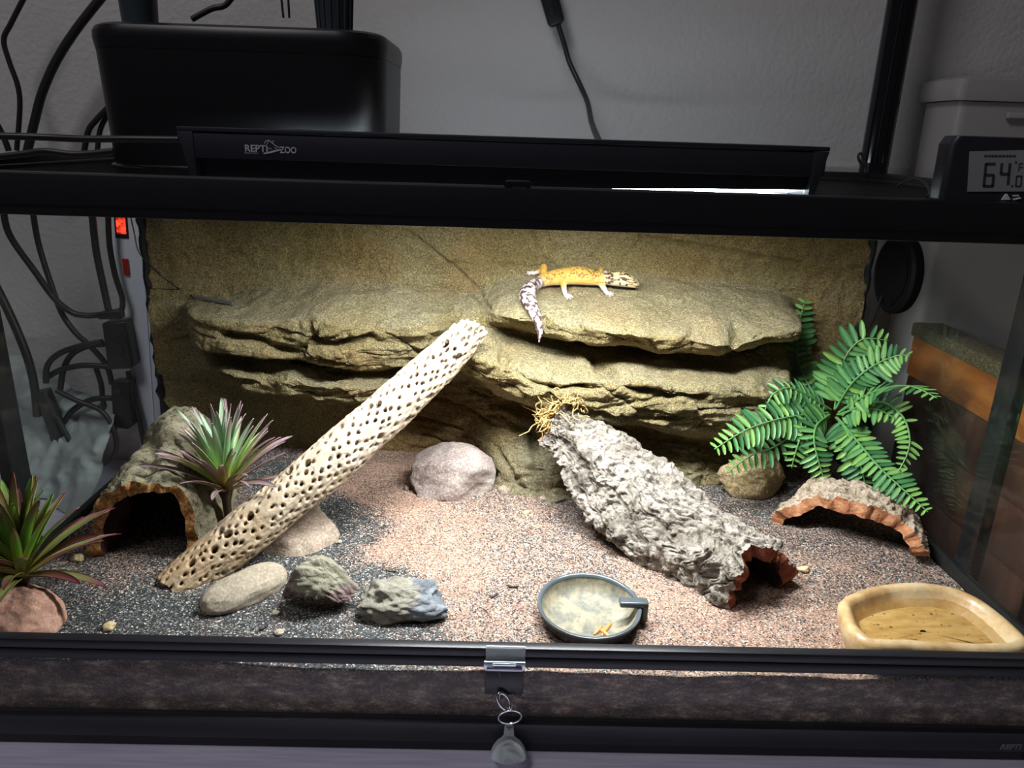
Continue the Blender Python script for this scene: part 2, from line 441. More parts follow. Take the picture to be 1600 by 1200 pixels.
cc = t.ramp(t.noise(v, 12, 6, 0.65), [(0.3, srgb(158, 128, 78)), (0.5, srgb(190, 160, 106)), (0.7, srgb(208, 182, 130))])
cc = t.mix(t.ramp(t.noise(t.coord(), 190, 3, 0.5), [(0.64, (0, 0, 0)), (0.70, (0.8, 0.8, 0.8))]), cc, srgb(70, 46, 20))
t.base(cc); t.set(Roughness=0.45); M['resin_floor'] = t.m
t = NT('water'); n = t.n; n.remove(t.b)
tr = t.new('ShaderNodeBsdfTransparent'); tr.inputs[0].default_value = (0.95, 0.91, 0.80, 1)
gl = t.new('ShaderNodeBsdfGlossy'); gl.inputs['Roughness'].default_value = 0.01
fr = t.new('ShaderNodeFresnel'); fr.inputs[0].default_value = 1.33
ms = t.new('ShaderNodeMixShader'); t.link(fr.outputs[0], ms.inputs[0]); t.link(tr.outputs[0], ms.inputs[1]); t.link(gl.outputs[0], ms.inputs[2]); t.link(ms.outputs[0], t.out.inputs[0]); M['water'] = t.m
t = NT('clear_rubber'); n = t.n; n.remove(t.b)
tr = t.new('ShaderNodeBsdfTransparent'); tr.inputs[0].default_value = (0.86, 0.9, 0.9, 1)
gl = t.new('ShaderNodeBsdfPrincipled'); gl.inputs['Base Color'].default_value = (0.80, 0.84, 0.86, 1); gl.inputs['Roughness'].default_value = 0.18
lw = t.new('ShaderNodeLayerWeight'); lw.inputs[0].default_value = 0.45
fc = t.math('ADD', t.math('MULTIPLY', lw.outputs['Facing'], 0.60), 0.20, True)
ms = t.new('ShaderNodeMixShader'); t.link(fc, ms.inputs[0]); t.link(tr.outputs[0], ms.inputs[1]); t.link(gl.outputs[0], ms.inputs[2]); t.link(ms.outputs[0], t.out.inputs[0]); M['clear_rubber'] = t.m

# plants
t = NT('rosette_leaf'); t.base(t.attr('col')); t.set(Roughness=0.38); t.b.inputs['Subsurface Weight'].default_value = 0.0
v = t.coord(); t.bump(t.noise(v, 420, 3), 0.15, 0.0006); M['rosette_leaf'] = t.m
t = NT('fern_leaflet'); oi = t.new('ShaderNodeObjectInfo')
t.base(t.ramp(oi.outputs['Random'], [(0.0, srgb(50, 100, 58)), (0.4, srgb(72, 126, 74)), (0.75, srgb(98, 150, 86)), (1.0, srgb(124, 170, 82))])); t.set(Roughness=0.42); M['fern_leaflet'] = t.m
plain('fern_stem', srgb(92, 148, 82), 0.45)
plain('plant_core', srgb(66, 50, 36), 0.6)
t = NT('moss'); v = t.coord(); t.base(t.mix(t.noise(v, 200, 3), srgb(176, 140, 76), srgb(216, 192, 130))); t.set(Roughness=0.8); M['moss'] = t.m
plain('chip', srgb(96, 78, 62), 0.8, var=0.3)
plain('chip_dark', srgb(44, 38, 34), 0.8, var=0.3)
plain('crumb', srgb(206, 184, 138), 0.8, var=0.2)
t = NT('gecko_skin'); t.base(t.attr('col')); t.set(Roughness=0.55); v = t.coord()
t.bump(t.voro(v, 1500).outputs['Distance'], 0.35, 0.0006); M['gecko_skin'] = t.m
plain('gecko_eye', (0.02, 0.015, 0.012), 0.08)
t = NT('planter_pot'); t.base(srgb(52, 60, 66)); t.set(Roughness=0.4); M['planter_pot'] = t.m

# ================================================================== the setting
def structure(o, label, cat): return tag(o, label, cat, None, 'structure')
WALL_Y = 0.57
structure(MB().box((-1.9, WALL_Y, -0.75), (1.9, WALL_Y+0.08, 1.9)).build('wall_back', M['wall_paint'], smooth=False), 'grey painted wall with roller texture behind the terrarium', 'wall')
structure(MB().box((-1.9, -1.6, -0.80), (1.9, WALL_Y, -0.75)).build('floor', M['brown_wood'], smooth=False), 'dark floor below the desk', 'floor')

desk = thing('desk', 'purplish grey desk top under the terrarium', 'desk', (0, 0.15, 0))
MB().box((-1.0, -0.16, -0.035), (1.0, 0.565, -0.0005), 0.003).build('desk_top', M['desk_wood'], desk)
for x in (-0.95, 0.95):
    for y in (-0.11, 0.52):
        MB().box((x-0.025, y-0.025, -0.75), (x+0.025, y+0.025, -0.035), 0.003).build('leg', M['black_plastic'], desk)

# ================================================================== terrarium
W2, D, H = 0.4575, 0.458, 0.459
tank = thing('terrarium', 'long black framed glass terrarium with mesh lid and rocky interior', 'terrarium', (0, 0.229, 0))
bf = MB()      # base frame
bf.box((-W2, 0, 0.0115), (W2, 0.012, 0.0310), 0.0012).box((-W2+0.004, 0.004, 0.0), (W2-0.004, 0.016, 0.012))
bf.box((-W2, D-0.012, 0), (W2, D, 0.031), 0.0012)
for s in (-1, 1): bf.box((s*W2-0.012*(s > 0), 0, 0), (s*W2+0.012*(s < 0), D, 0.031), 0.0012)
bf.box((-W2+0.004, 0.006, 0.004), (W2-0.004, D-0.006, 0.010))
bf.build('base_frame', M['black_frame'], tank)
for (z0, z1, y0, y1, n) in ((0.0870, 0.0965, -0.0005, 0.012, 'lower_rail'), (0.0988, 0.1072, -0.003, 0.006, 'door_rail')):
    MB().box((-W2, y0, z0), (W2, y1, z1), 0.0012).build(n, M['black_frame'], tank)
MB().box((-W2+0.006, 0.001, 0.0960), (W2-0.006, 0.005, 0.0992)).build('rail_channel', M['steel'], tank)
tf = MB()      # top frame
tf.box((-W2, 0, 0.4317), (W2, 0.010, H), 0.0012).box((-W2, -0.0012, 0.4385), (W2, 0.006, H-0.0006), 0.0010)
tf.box((-W2, 0, 0.4475), (W2, 0.022, 0.4525), 0.0008)
tf.box((-W2, D-0.010, 0.4317), (W2, D, H), 0.0012).box((-W2, D-0.022, 0.4475), (W2, D, 0.4525), 0.0008)
for s in (-1, 1):
    tf.box((s*W2-0.010*(s > 0), 0, 0.4317), (s*W2+0.010*(s < 0), D, H), 0.0012)
    tf.box((s*W2-0.020*(s > 0), 0, 0.4475), (s*W2+0.020*(s < 0), D, 0.4525), 0.0008)
tf.build('top_frame', M['black_frame'], tank)
for s in (-1, 1):
    for y in (0.0, D-0.012):
        MB().box((s*W2-0.012*(s > 0), y, 0.03), (s*W2+0.012*(s < 0), y+0.012, 0.433), 0.001).build('corner_post', M['black_frame'], tank)
    MB().box((s*(W2+0.006)-0.006, 0.142, 0.004), (s*(W2+0.006)+0.006, 0.168, 0.440), 0.0012).build('side_post', M['black_matte'], tank)
    MB().box((s*(W2-0.004)-0.004, 0.012, 0.030), (s*(W2-0.004)+0.004, D-0.012, 0.0955), 0.0015).build('side_rail', M['silicone'], tank)
    MB().box((s*(W2-0.0035)-0.002, 0.012, 0.0955), (s*(W2-0.0035)+0.002, D-0.012, 0.433)).build('side_glass', M['glass_side'], tank, smooth=False)
    # lumpy silicone bead in the back corners
    pts = [(s*0.4475+0.0015*math.sin(i*1.9), D-0.022+0.001*math.cos(i*2.7), 0.09+i*0.0115) for i in range(30)]
    MB().tube(pts, [0.0055+0.0016*math.sin(i*3.3) for i in range(30)], 8).build('silicone_bead', M['silicone'], tank)
MB().box((-W2+0.006, D-0.008, 0.03), (W2-0.006, D-0.004, 0.433)).build('back_panel', M['black_frame'], tank, smooth=False)
MB().box((-W2+0.01, 0.003, 0.030), (W2-0.01, 0.007, 0.088)).build('front_glass', M['glass_front'], tank, smooth=False)
# mesh lid: every wire a thin bar, joined
ms = MB(); V = []; F = []
def wire(lo, hi):
    b = len(V)
    for z in (lo[2], hi[2]):
        V.extend([(lo[0], lo[1], z), (hi[0], lo[1], z), (hi[0], hi[1], z), (lo[0], hi[1], z)])
    F.extend([[b+3, b+2, b+1, b], [b+4, b+5, b+6, b+7], [b, b+1, b+5, b+4], [b+1, b+2, b+6, b+5], [b+2, b+3, b+7, b+6], [b+3, b, b+4, b+7]])
x = -0.440
while x < 0.441: wire((x-0.00022, 0.018, 0.4490), (x+0.00022, 0.440, 0.4494)); x += 0.0030
y = 0.020
while y < 0.440: wire((-0.442, y-0.00022, 0.4487), (0.442, y+0.00022, 0.4491)); y += 0.0030
tag(obj('mesh_screen', make_mesh('mesh_screen', V, F, M['black_plastic'], False), tank), 'fine black wire mesh lid', kind='stuff')
# lid latch in the middle of the front rim
lt = MB().box((-0.0085, 0.0015, 0.4560), (0.0085, 0.011, 0.4625), 0.0018, 3)
lt.tube([(-0.0065, -0.001, 0.4597), (-0.0065, 0.004, 0.4597)], 0.0022, 12).tube([(0.0065, -0.001, 0.4597), (0.0065, 0.004, 0.4597)], 0.0016, 12)
lt.build('lid_latch', M['black_gloss'], tank)

def text_mesh(name, s, size, mat, place, bold=0.0, shear=0.0, ext=0.00015):
    """letters built flat in x-z facing -y; place maps (u, v) to world"""
    cu = bpy.data.curves.new(name, 'FONT'); cu.body = s; cu.size = size; cu.extrude = 0.0; cu.offset = bold; cu.shear = shear; cu.resolution_u = 3
    o = bpy.data.objects.new(name, cu); C.objects.link(o)
    dg = bpy.context.evaluated_depsgraph_get(); me = bpy.data.meshes.new_from_object(o.evaluated_get(dg))
    bpy.data.objects.remove(o); bpy.data.curves.remove(cu)
    co = np.zeros(len(me.vertices)*3); me.vertices.foreach_get('co', co); co = co.reshape(-1, 3)
    fs = [list(p.vertices) for p in me.polygons]; w = co[:, 0].max()-co[:, 0].min()
    bpy.data.meshes.remove(me)
    a = np.array([place(u, v_) for u, v_, _ in co]); n = len(a); b = a+np.array([0, -ext*2, 0])
    V = np.vstack([a, b]); F = fs+[[i+n for i in f] for f in fs]
    ed = {}
    for f in fs:
        for i in range(len(f)):
            e = (f[i], f[(i+1) % len(f)]); k = tuple(sorted(e)); ed[k] = None if k in ed else e
    F += [[e[0], e[1], e[1]+n, e[0]+n] for e in ed.values() if e]
    return make_mesh(name, V, F, mat, False), w
me, w = text_mesh('brand_lettering', 'REPTI', 0.0072, M['dim_print'], lambda u, v_: (0.4180+u, -0.0001, 0.0150+v_), 0.0002, 0.15); obj('brand_lettering', me, tank)

# hanging lock on the door rail
lock = thing('door_lock', 'small metal lock plate clipped over the middle of the door rail', 'lock', (0.0015, -0.006, 0.087))
MB().box((-0.0135, -0.0052, 0.0955), (0.0175, -0.0034, 0.1105), 0.0006).build('rear_plate', M['clear_rubber'], lock)
p = MB().prism([(-0.0148, 0.0985), (0.0176, 0.0985), (0.0176, 0.0920), (0.0156, 0.0895), (-0.0128, 0.0895), (-0.0148, 0.0920)], -0.0085, -0.0055, 'y', 0.0006)
p.build('face_plate', M['steel'], lock)
MB().box((-0.0080, -0.0100, 0.0958), (0.0105, -0.0085, 0.0982), 0.0004).build('slot_frame', M['chrome'], lock)
MB().tube([(-0.0125, -0.0096, 0.0934), (0.0152, -0.0096, 0.0934)], 0.0011, 12).build('hinge_bar', M['chrome'], lock)
MB().box((-0.0140, -0.0048, 0.0640), (0.0172, -0.0010, 0.0895), 0.0015).build('body', M['black_plastic'], lock)
MB().tube([(-0.0030, -0.0052, 0.0870), (-0.0012, -0.0060, 0.0838)], 0.0005, 8).build('pin', M['chrome'], lock)
def ringpts(c, r1, r2, e1, e2, n=40):
    e1, e2 = np.array(e1, float), np.array(e2, float); e1 /= np.linalg.norm(e1); e2 /= np.linalg.norm(e2)
    return [np.array(c)+e1*r1*math.cos(2*math.pi*i/n)+e2*r2*math.sin(2*math.pi*i/n) for i in range(n)]
MB().tube(ringpts((0.0022, -0.0085, 0.0615), 0.0078, 0.0040, (0.55, -0.15, -0.82), (0.75, 0.5, 0.42)), 0.0016, 10, True).build('ring', M['chrome'], lock)
MB().tube(ringpts((0.0070, -0.0105, 0.0478), 0.0092, 0.0086, (1, 0, 0.1), (0, -0.25, 1)), 0.0008, 8, True).build('split_ring', M['chrome'], lock)
cup = thing('suction_cup', 'clear rubber suction cup hanging from the lock ring', 'suction cup', (0.0069, -0.0115, 0.010))
prof = [(0.0001, 0.031), (0.0030, 0.0312), (0.0040, 0.0300), (0.0038, 0.0280), (0.0042, 0.0255), (0.0041, 0.0235), (0.0062, 0.0210), (0.0100, 0.0180), (0.0130, 0.0140), (0.0147, 0.0095), (0.0149, 0.0065), (0.0138, 0.0058), (0.0085, 0.0105), (0.0001, 0.0150)]
Mt = Matrix.Rotation(math.radians(-22), 3, 'X')
MB().lathe([(r, z-0.006) for r, z in prof[4:]], (0.0069, -0.0125, 0.0095), 36, M=Mt).build('cup', M['clear_rubber'], cup)
MB().lathe([(r, z-0.006) for r, z in prof[:5]], (0.0069, -0.0125, 0.0095), 24, M=Mt).build('knob', M['clear_rubber'], cup)

# ================================================================== moulded rock background
KX = np.array([-.455, -.395, -.372, -.340, -.270, -.225, -.160, -.100, -.060, -.030, .000, .050, .100, .170, .225, .260, .300, .335, .352, .455])
KP = {
 'K0': ([.434]*20, [.447]*20),
 'K1': ([.432]*20, [.280, .281, .283, .292, .308, .314, .312, .306, .303, .308, .322, .327, .329, .329, .328, .325, .321, .315, .313, .310]),
 'K2': ([.426, .420, .360, .345, .345, .345, .350, .358, .390, .375, .315, .310, .310, .305, .305, .310, .315, .325, .425, .430], [.270, .276, .281, .276, .276, .284, .276, .272, .292, .293, .300, .292, .288, .283, .277, .279, .292, .297, .300, .300]),
 'K3': ([.426, .420, .362, .346, .346, .348, .352, .360, .375, .365, .330, .325, .325, .320, .320, .320, .325, .335, .425, .430], [.240, .240, .236, .233, .233, .224, .218, .224, .284, .285, .289, .277, .268, .262, .262, .264, .279, .281, .280, .280]),
 'K4': ([.428, .427, .410, .405, .402, .400, .400, .395, .365, .360, .385, .390, .390, .390, .390, .390, .390, .395, .428, .432], [.230, .230, .226, .219, .219, .211, .206, .213, .278, .280, .271, .262, .253, .247, .247, .249, .263, .267, .270, .270]),
 'K5': ([.426, .424, .392, .360, .343, .341, .347, .362, .325, .302, .300, .298, .298, .298, .298, .300,   .305, .320, .420, .430], [.200, .200, .201, .207, .208, .205, .203, .206, .264, .254, .244, .237, .232, .226, .222, .222, .220, .220, .220, .220]),
 'K6': ([.426, .424, .405, .372, .352, .350, .354, .366, .338, .312, .305, .300, .304, .308, .310, .312,   .316, .330, .424, .430], [.190, .190, .190, .196, .182, .182, .185, .192, .236, .222, .209, .192, .182, .172, .164, .162, .160, .160, .160, .160]),
 'K7': ([.432, .432, .430, .426, .424, .424, .424, .424, .418, .405, .395, .385, .380, .376, .372, .370, .372, .385, .428, .432], [.170, .170, .168, .170, .164, .164, .166, .170, .205, .195, .182, .168, .156, .146, .138, .134, .132, .132, .132, .132]),
 'K8': ([.434, .434, .433, .432, .428, .427, .425, .422, .416, .385, .330, .312, .314, .328, .345, .358, .370, .385, .430, .433], [.120, .120, .120, .122, .124, .126, .128, .130, .132, .130, .126, .127, .126, .120, .112, .108, .108, .108, .108, .108]),
 'K9': ([.436, .436, .435, .434, .432, .430, .428, .424, .400, .345, .296, .288, .294, .308, .330, .348, .362, .380, .430, .434], [.058]*20)}
ROWS = [74, 52, 42, 26, 46, 48, 26, 44, 40]
NC = 640
xs = np.linspace(-.4475, .4475, NC)
def gsm(a, s, axis):
    k = np.arange(-3*s, 3*s+1); w_ = np.exp(-(k/s)**2/2); w_ /= w_.sum()
    pad = [(0, 0)]*a.ndim; pad[axis] = (3*s, 3*s); ap = np.pad(a, pad, mode='edge')
    return sum(w_[i]*np.take(ap, range(i, i+a.shape[axis]), axis=axis) for i in range(len(k)))
ky = np.array([gsm(np.interp(xs, KX, KP['K%d' % i][0]), 5, 0) for i in range(10)])
kz = np.array([gsm(np.interp(xs, KX, KP['K%d' % i][1]), 5, 0) for i in range(10)])
rows = []
for i, n in enumerate(ROWS):
    tt = np.linspace(0, 1, n, endpoint=(i == len(ROWS)-1))[:, None]
    rows.append(np.stack([np.broadcast_to(xs, (n, NC)), ky[i]+(ky[i+1]-ky[i])*tt, kz[i]+(kz[i+1]-kz[i])*tt], -1))
G = np.concatenate(rows, 0)
NR = G.shape[0]
# round the corners, wobble the ledge fronts
G[..., 1:] = gsm(G[..., 1:], 4, 0)
ledge = np.clip((0.432-G[..., 1])/0.10, 0, 1)
wob = fbm(np.stack([G[..., 0]*16, G[..., 2]*10, G[..., 0]*0+3.1], -1), 3, 5)
G[..., 1] += ledge*wob*0.011
G[..., 2] += ledge*fbm(np.stack([G[..., 0]*20, G[..., 1]*14, G[..., 2]*12], -1), 2, 8)*0.0045
def grid_normals(G):
    a = np.gradient(G, axis=0); b = np.gradient(G, axis=1); n = np.cross(a, b)
    n /= np.linalg.norm(n, axis=-1, keepdims=True)+1e-12; return n
N = grid_normals(G)
if N[20, NC//2, 1] > 0: N = -N
P = G.copy()
face = np.clip(-N[..., 1]*1.2-0.15, 0, 1)*np.clip(ledge*3, 0, 1)      # steep fronts of the ledges
disp = fbm(P*22, 4, 11)*0.0035 + fbm(P*90, 4, 21)*0.0011
strata = fbm(np.stack([P[..., 0]*14, P[..., 1]*14, P[..., 2]*95+fbm(P*9, 2, 3)*2.2], -1), 4, 33)
d1, d2, idv = worley(np.stack([P[..., 0]*15+fbm(P*30,2,2)*.4, P[..., 1]*15, P[..., 2]*36+P[..., 0]*7], -1), 41)
disp += face*(1-0.55*sstep(-.20, -.30, P[..., 0]))*(strata*0.0046 + (idv-0.5)*0.009 - 0.003*np.exp(-((d2-d1)/0.05)**2) + fbm(P*150, 3, 77)*0.0009)
disp += (1-face)*(fbm(np.stack([P[..., 0]*10, P[..., 1]*30, P[..., 2]*50], -1), 3, 55)*0.0012)
cracks = [([(352, 524), (392, 531), (440, 548), (482, 566)], .35, .0058, .014), ([(487, 505), (494, 528), (470, 548)], .35, .004, .010), ([(492, 532), (520, 538), (582, 526)], .35, .0042, .013), ([(500, 562), (560, 578), (640, 586)], .35, .004, .009),
 ([(335, 592), (370, 600), (425, 592)], .36, .0045, .011), ([(370, 575), (450, 590), (545, 588)], .36, .003, .006), ([(640, 365), (700, 410), (740, 445), (777, 474)], .43, .0022, .006), ([(832, 366), (845, 395), (862, 412)], .43, .0018, .004),
 ([(560, 442), (690, 450), (740, 458), (775, 476)], .43, .0022, .005), ([(1000, 370), (1140, 392), (1255, 412)], .43, .0020, .005), ([(700, 412), (800, 414), (880, 420)], .43, .0016, .003), ([(930, 428), (1040, 432), (1150, 444), (1240, 456)], .43, .0018, .003), ([(960, 425), (985, 395), (1005, 372)], .43, .0016, .003),
 ([(785, 563), (830, 590), (870, 606), (910, 602)], .30, .0036, .009), ([(905, 547), (940, 580), (985, 606), (1050, 622), (1106, 624)], .30, .0040, .012), ([(835, 521), (862, 505), (905, 512)], .31, .0040, .011), ([(905, 642), (960, 655), (1060, 660)], .30, .004, .008), ([(1149, 555), (1151, 528), (1163, 520)], .31, .0045, .010),
 ([(600, 617), (700, 626), (760, 640), (835, 642)], .42, .0028, .007), ([(630, 650), (690, 662), (745, 678)], .42, .0026, .007), ([(660, 680), (700, 692), (770, 692)], .42, .0024, .006), ([(760, 706), (788, 704), (800, 697)], .40, .003, .006), ([(780, 712), (800, 732), (816, 746)], .33, .0028, .008), ([(835, 700), (838, 740), (842, 770)], .31, .005, .012)]
for pts, yp, wd, dp in cracks:
    Q = np.array([on_y(a, b, yp) for a, b in pts]); best = np.full(P.shape[:2], 9.0)
    jx, jz = P[..., 0]+fbm(P*120, 2, 71)*0.0016, P[..., 2]+fbm(P*120, 2, 72)*0.0016
    for a, b in zip(Q[:-1], Q[1:]):
        ab = np.array([b[0]-a[0], b[2]-a[2]]); L2 = ab@ab
        tt = np.clip(((jx-a[0])*ab[0]+(jz-a[2])*ab[1])/L2, 0, 1)
        best = np.minimum(best, np.hypot(jx-a[0]-tt*ab[0], jz-a[2]-tt*ab[1]))
    disp -= dp*np.exp(-(best/wd)**2)*(np.abs(P[..., 1]-yp) < 0.07)
P = P+N*disp[..., None]
P[..., 1] = np.minimum(P[..., 1], 0.446); P[..., 0] = np.clip(P[..., 0], -.4485, .4485)
# closed at the back so that the slab has thickness
Bk = np.stack([P[:, :, 0], np.full(P.shape[:2], 0.449), P[:, :, 2]], -1)[:, [0, -1]]
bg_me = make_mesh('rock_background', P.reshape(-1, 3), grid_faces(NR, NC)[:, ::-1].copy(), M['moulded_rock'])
Pf = P.reshape(-1, 3)
add_val(bg_me, np.clip(sstep(0.20, 0.16, Pf[:, 2])*sstep(0.36, 0.41, Pf[:, 1])*sstep(-.25, -.12, Pf[:, 0])*0.75+0.35*sstep(0.1, 0.6, vnoise(Pf*18, 90)), 0, 1), 'rust')
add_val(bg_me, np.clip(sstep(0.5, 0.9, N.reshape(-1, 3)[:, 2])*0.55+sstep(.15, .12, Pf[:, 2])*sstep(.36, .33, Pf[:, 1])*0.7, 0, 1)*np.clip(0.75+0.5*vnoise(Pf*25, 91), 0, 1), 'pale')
add_val(bg_me, 0.62*sstep(.315, .345, Pf[:, 2])*sstep(.39, .42, Pf[:, 1])*np.clip(.8+.5*vnoise(Pf*14, 93), 0, 1), 'olive')  # olive hue of the upper wall, darkened to paint in its dimness
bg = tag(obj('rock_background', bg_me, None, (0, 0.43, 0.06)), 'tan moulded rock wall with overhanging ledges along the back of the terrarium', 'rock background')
BVH_BG = BVHTree.FromPolygons([tuple(v) for v in Pf], grid_faces(NR, NC).tolist())

# ================================================================== substrate
nx, ny = 380, 190
X, Y = np.meshgrid(np.linspace(-.4485, .4485, nx), np.linspace(0.0085, .447, ny), indexing='ij')
def ground(x, y):
    x = np.asarray(x, float); y = np.asarray(y, float)
    p = np.stack([x, y, x*0], -1)
    z = 0.0815+0.004*sstep(0.03, 0.25, y)+fbm(p*11, 3, 61)*0.0032+fbm(p*60, 3, 62)*0.0008
    z = z-0.0035*np.exp(-((y-0.008)/0.02)**2)*(0.6+0.6*vnoise(np.stack([x*14, y*0, y*0], -1), 5))
    z = z+0.006*np.exp(-(((x+0.10)/0.07)**2+((y-0.36)/0.06)**2))
    z = z-0.0075*np.exp(-((np.hypot(x-.0765, y-.0745)/.037)**6))      # the bowl is pressed into the sand
    return z
Z = ground(X, Y)
S = np.stack([X, Y, Z], -1)
ctrl = [(40, 960, 0), (200, 960, 0), (350, 960, .02), (240, 880, .28), (190, 850, .35), (480, 740, 0), (520, 790, 0), (470, 880, 0), (560, 830, .10), (600, 910, .05), (540, 980, .05), (650, 985, .12), (545, 715, .8), (570, 770, .95), (610, 740, .95), (640, 790, .95), (630, 850, .9), (680, 870, .95), (720, 900, .8), (740, 960, .65), (780, 990, .6), (800, 800, .55), (860, 830, .5), (820, 870, .55), (800, 930, .62), (920, 800, .35), (960, 830, .42), (1000, 800, .30), (900, 880, .5), (1000, 880, .66), (1030, 930, .85), (1080, 960, .8), (1150, 980, .78), (1250, 960, .75), (1250, 1000, .8), (1310, 900, .55), (1270, 840, .35), (1220, 790, .2), (1380, 860, .4), (1170, 750, .1), (1300, 1020, .8), (1090, 1005, .75), (640, 720, .85), (700, 820, .8), (1000, 810, .55)]
cp = np.array([on_z(a, b, .085)[:2] for a, b, _ in ctrl]); cv = np.array([c for *_, c in ctrl])
dd = ((X[..., None]-cp[:, 0])**2+(Y[..., None]-cp[:, 1])**2)+2e-5
wq = 1/dd**2.2; tanv = (wq*cv).sum(-1)/wq.sum(-1)
tanv = np.clip(tanv+fbm(S*28, 4, 64)*0.10, 0, 1)
front = np.stack([X[:, 0], Y[:, 0], np.full(nx, 0.0315)], -1)
nk = 14
fr_rows = [front+(S[:, 0]-front)*k/nk for k in range(nk)]
full = np.concatenate([np.stack(fr_rows, 1), S], 1)
me = make_mesh('substrate', full.reshape(-1, 3), grid_faces(nx, ny+nk), M['substrate_grains'])
add_val(me, np.concatenate([np.repeat(tanv[:, :1], nk, 1), tanv], 1), 'tan')
sd = np.zeros((nx, ny+nk)); sd[:, :nk] = 1; add_val(me, sd, 'side')
tag(obj('sand_substrate', me, None, (0, 0.2, 0.03)), 'loose sand and dark grit covering the terrarium floor', 'sand', kind='stuff')
BVH_SUB = BVHTree.FromPolygons([tuple(v) for v in S.reshape(-1, 3)], grid_faces(nx, ny).tolist())
def hit(px, py, bvh=None):
    d = Vector(ray(px, py)).normalized(); best = None
    for b in ([bvh] if bvh else [BVH_BG, BVH_SUB]):
        h = b.ray_cast(Vector(CAM), d)
        if h[0] and (best is None or h[3] < best[3]): best = h
    n = best[1]
    if n.dot(d) > 0: n = -n
    return np.array(best[0]), np.array(n)
def gz(x, y): return float(ground(np.array(x), np.array(y)))

# ================================================================== lamp on the lid
lamp = thing('strip_light', 'long black strip light fixture lying on the terrarium lid', 'lamp', (-0.008, 0.07, 0.459))
LY = 0.120                                   # front of the fixture, set back on the mesh
x0, x1 = on_y(275, 198, LY)[0], on_y(1298, 230, LY)[0]
zt_, zb_ = 0.4888, 0.4498
def zs(px, py): return on_y(px, py, LY+0.0105)[2]
def xs_(px): return on_y(px, 298, LY+0.0105)[0]
zf = on_y(800, 262, LY)[2]
MB().box((x0+0.010, LY+0.001, zf), (x1-0.001, LY+0.070, zt_-0.0040), 0.0010).build('housing', M['black_lamp'], lamp)
MB().box((x0, LY, zt_-0.0033), (x1, LY+0.072, zt_), 0.0006).build('top_cover', M['black_lamp'], lamp)
MB().prism([(x0+0.010, zf+0.001), (x1-0.003, zf+0.001), (x1-0.003, zs(1285, 297.0)), (xs_(1040), zs(1040, 294.6)), (xs_(900), zs(900, 294.8)), (xs_(860), zs(860, 297)), (x0+0.012, zb_)], LY+0.010, LY+0.0125, 'y').build('front_skirt', M['black_lamp'], lamp)
MB().box((x0+0.012, LY+0.0125, 0.4665), (x1-0.004, LY+0.0690, 0.4680)).build('reflector', M['reflector'], lamp)
for s, xa in ((-1, x0), (1, x1)):
    xi = xa-s*0.012
    MB().prism([(xa, zt_-0.0035), (xi, zt_-0.0035), (xi, zb_), (xi+s*0.0045, zb_)], LY+0.0003, LY+0.0705, 'y', 0.0004).build('end_cap', M['black_lamp'], lamp)
MB().tube([(x0+0.030, LY+0.048, 0.4542), (x1-0.012, LY+0.048, 0.4542)], 0.0040, 16).build('tube', M['lamp_tube'], lamp)
area_light('strip_light_glow', (0.050, LY+0.048-0.07, -0.0092), (0.050, LY+0.048-0.07+0.05, -1.0), 0.360, 0.030, 9.0, (0.95, 0.98, 1.0), lamp)
MB().box((xs_(1257)-0.0005, LY+0.0095, zs(1257, 303)), (xs_(1257)+0.0005, LY+0.0105, zs(1257, 290))).build('clip', M['black_plastic'], lamp)
MB().tube([(x0+0.004, 0.168, 0.478), (x0-0.010, 0.168, 0.479), (x0-0.018, 0.168, 0.480)], [0.004, 0.004, 0.0032], 10).build('cable_socket', M['black_plastic'], lamp)
# logo: lettering and the lizard-and-swoosh mark, printed on the fixture's face
ypr = LY+0.0008
pa, pb = on_y(383, 238.5, ypr), on_y(463, 241.5, ypr)
def logo_place(px, py): return on_y(px, py, ypr)
def letters(s, left, right, base_l, h, bold):
    me0, w = text_mesh('tmp', s, 1.0, None, lambda u, v_: (u, 0, v_)); bpy.data.meshes.remove(me0)
    a, b = logo_place(left, base_l), logo_place(right, base_l); hh = np.linalg.norm(logo_place(left, base_l-h)-a)
    sx = (b[0]-a[0])/w; sz = hh/0.70
    me, _ = text_mesh('lettering', s, 1.0, M['white_print'], lambda u, v_: (a[0]+u*sx, ypr, a[2]+v_*sz-0.0000), bold); return me
obj('lettering', letters('REPTI', 382.5, 417, 236.5, 10.5, 0.02), lamp)
obj('lettering', letters('ZOO', 437.5, 463, 238.8, 9.8, 0.02), lamp)
obj('lettering', letters('REPTILE HABITAT', 382.5, 404, 239.8, 1.6, 0.01), lamp)
lg = MB()
def stroke(pts, w):
    Q = [np.array(logo_place(a, b)) for a, b in pts]; ws = np.interp(np.linspace(0, 1, len(Q)), np.linspace(0, 1, len(w)), w)*np.linalg.norm(logo_place(1, 0)-logo_place(0, 0))
    V = []; 
    for i, q in enumerate(Q):
        t_ = Q[min(i+1, len(Q)-1)]-Q[max(i-1, 0)]; nn = np.array([-t_[2], 0, t_[0]]); nn /= np.linalg.norm(nn)
        for y_ in (ypr, ypr-0.0003): V += [q*[1, 0, 1]+nn*ws[i]/2+[0, y_, 0], q*[1, 0, 1]-nn*ws[i]/2+[0, y_, 0]]
    F = []
    for i in range(len(Q)-1):
        b = i*4; F += [[b, b+1, b+5, b+4], [b+2, b+6, b+7, b+3], [b, b+4, b+6, b+2], [b+1, b+3, b+7, b+5]]
    lg.add(V, F)
stroke([(412, 240), (422, 238), (431, 235.5), (438, 234), (441, 236)], [2.2, 3.2, 2.6, 1.5])
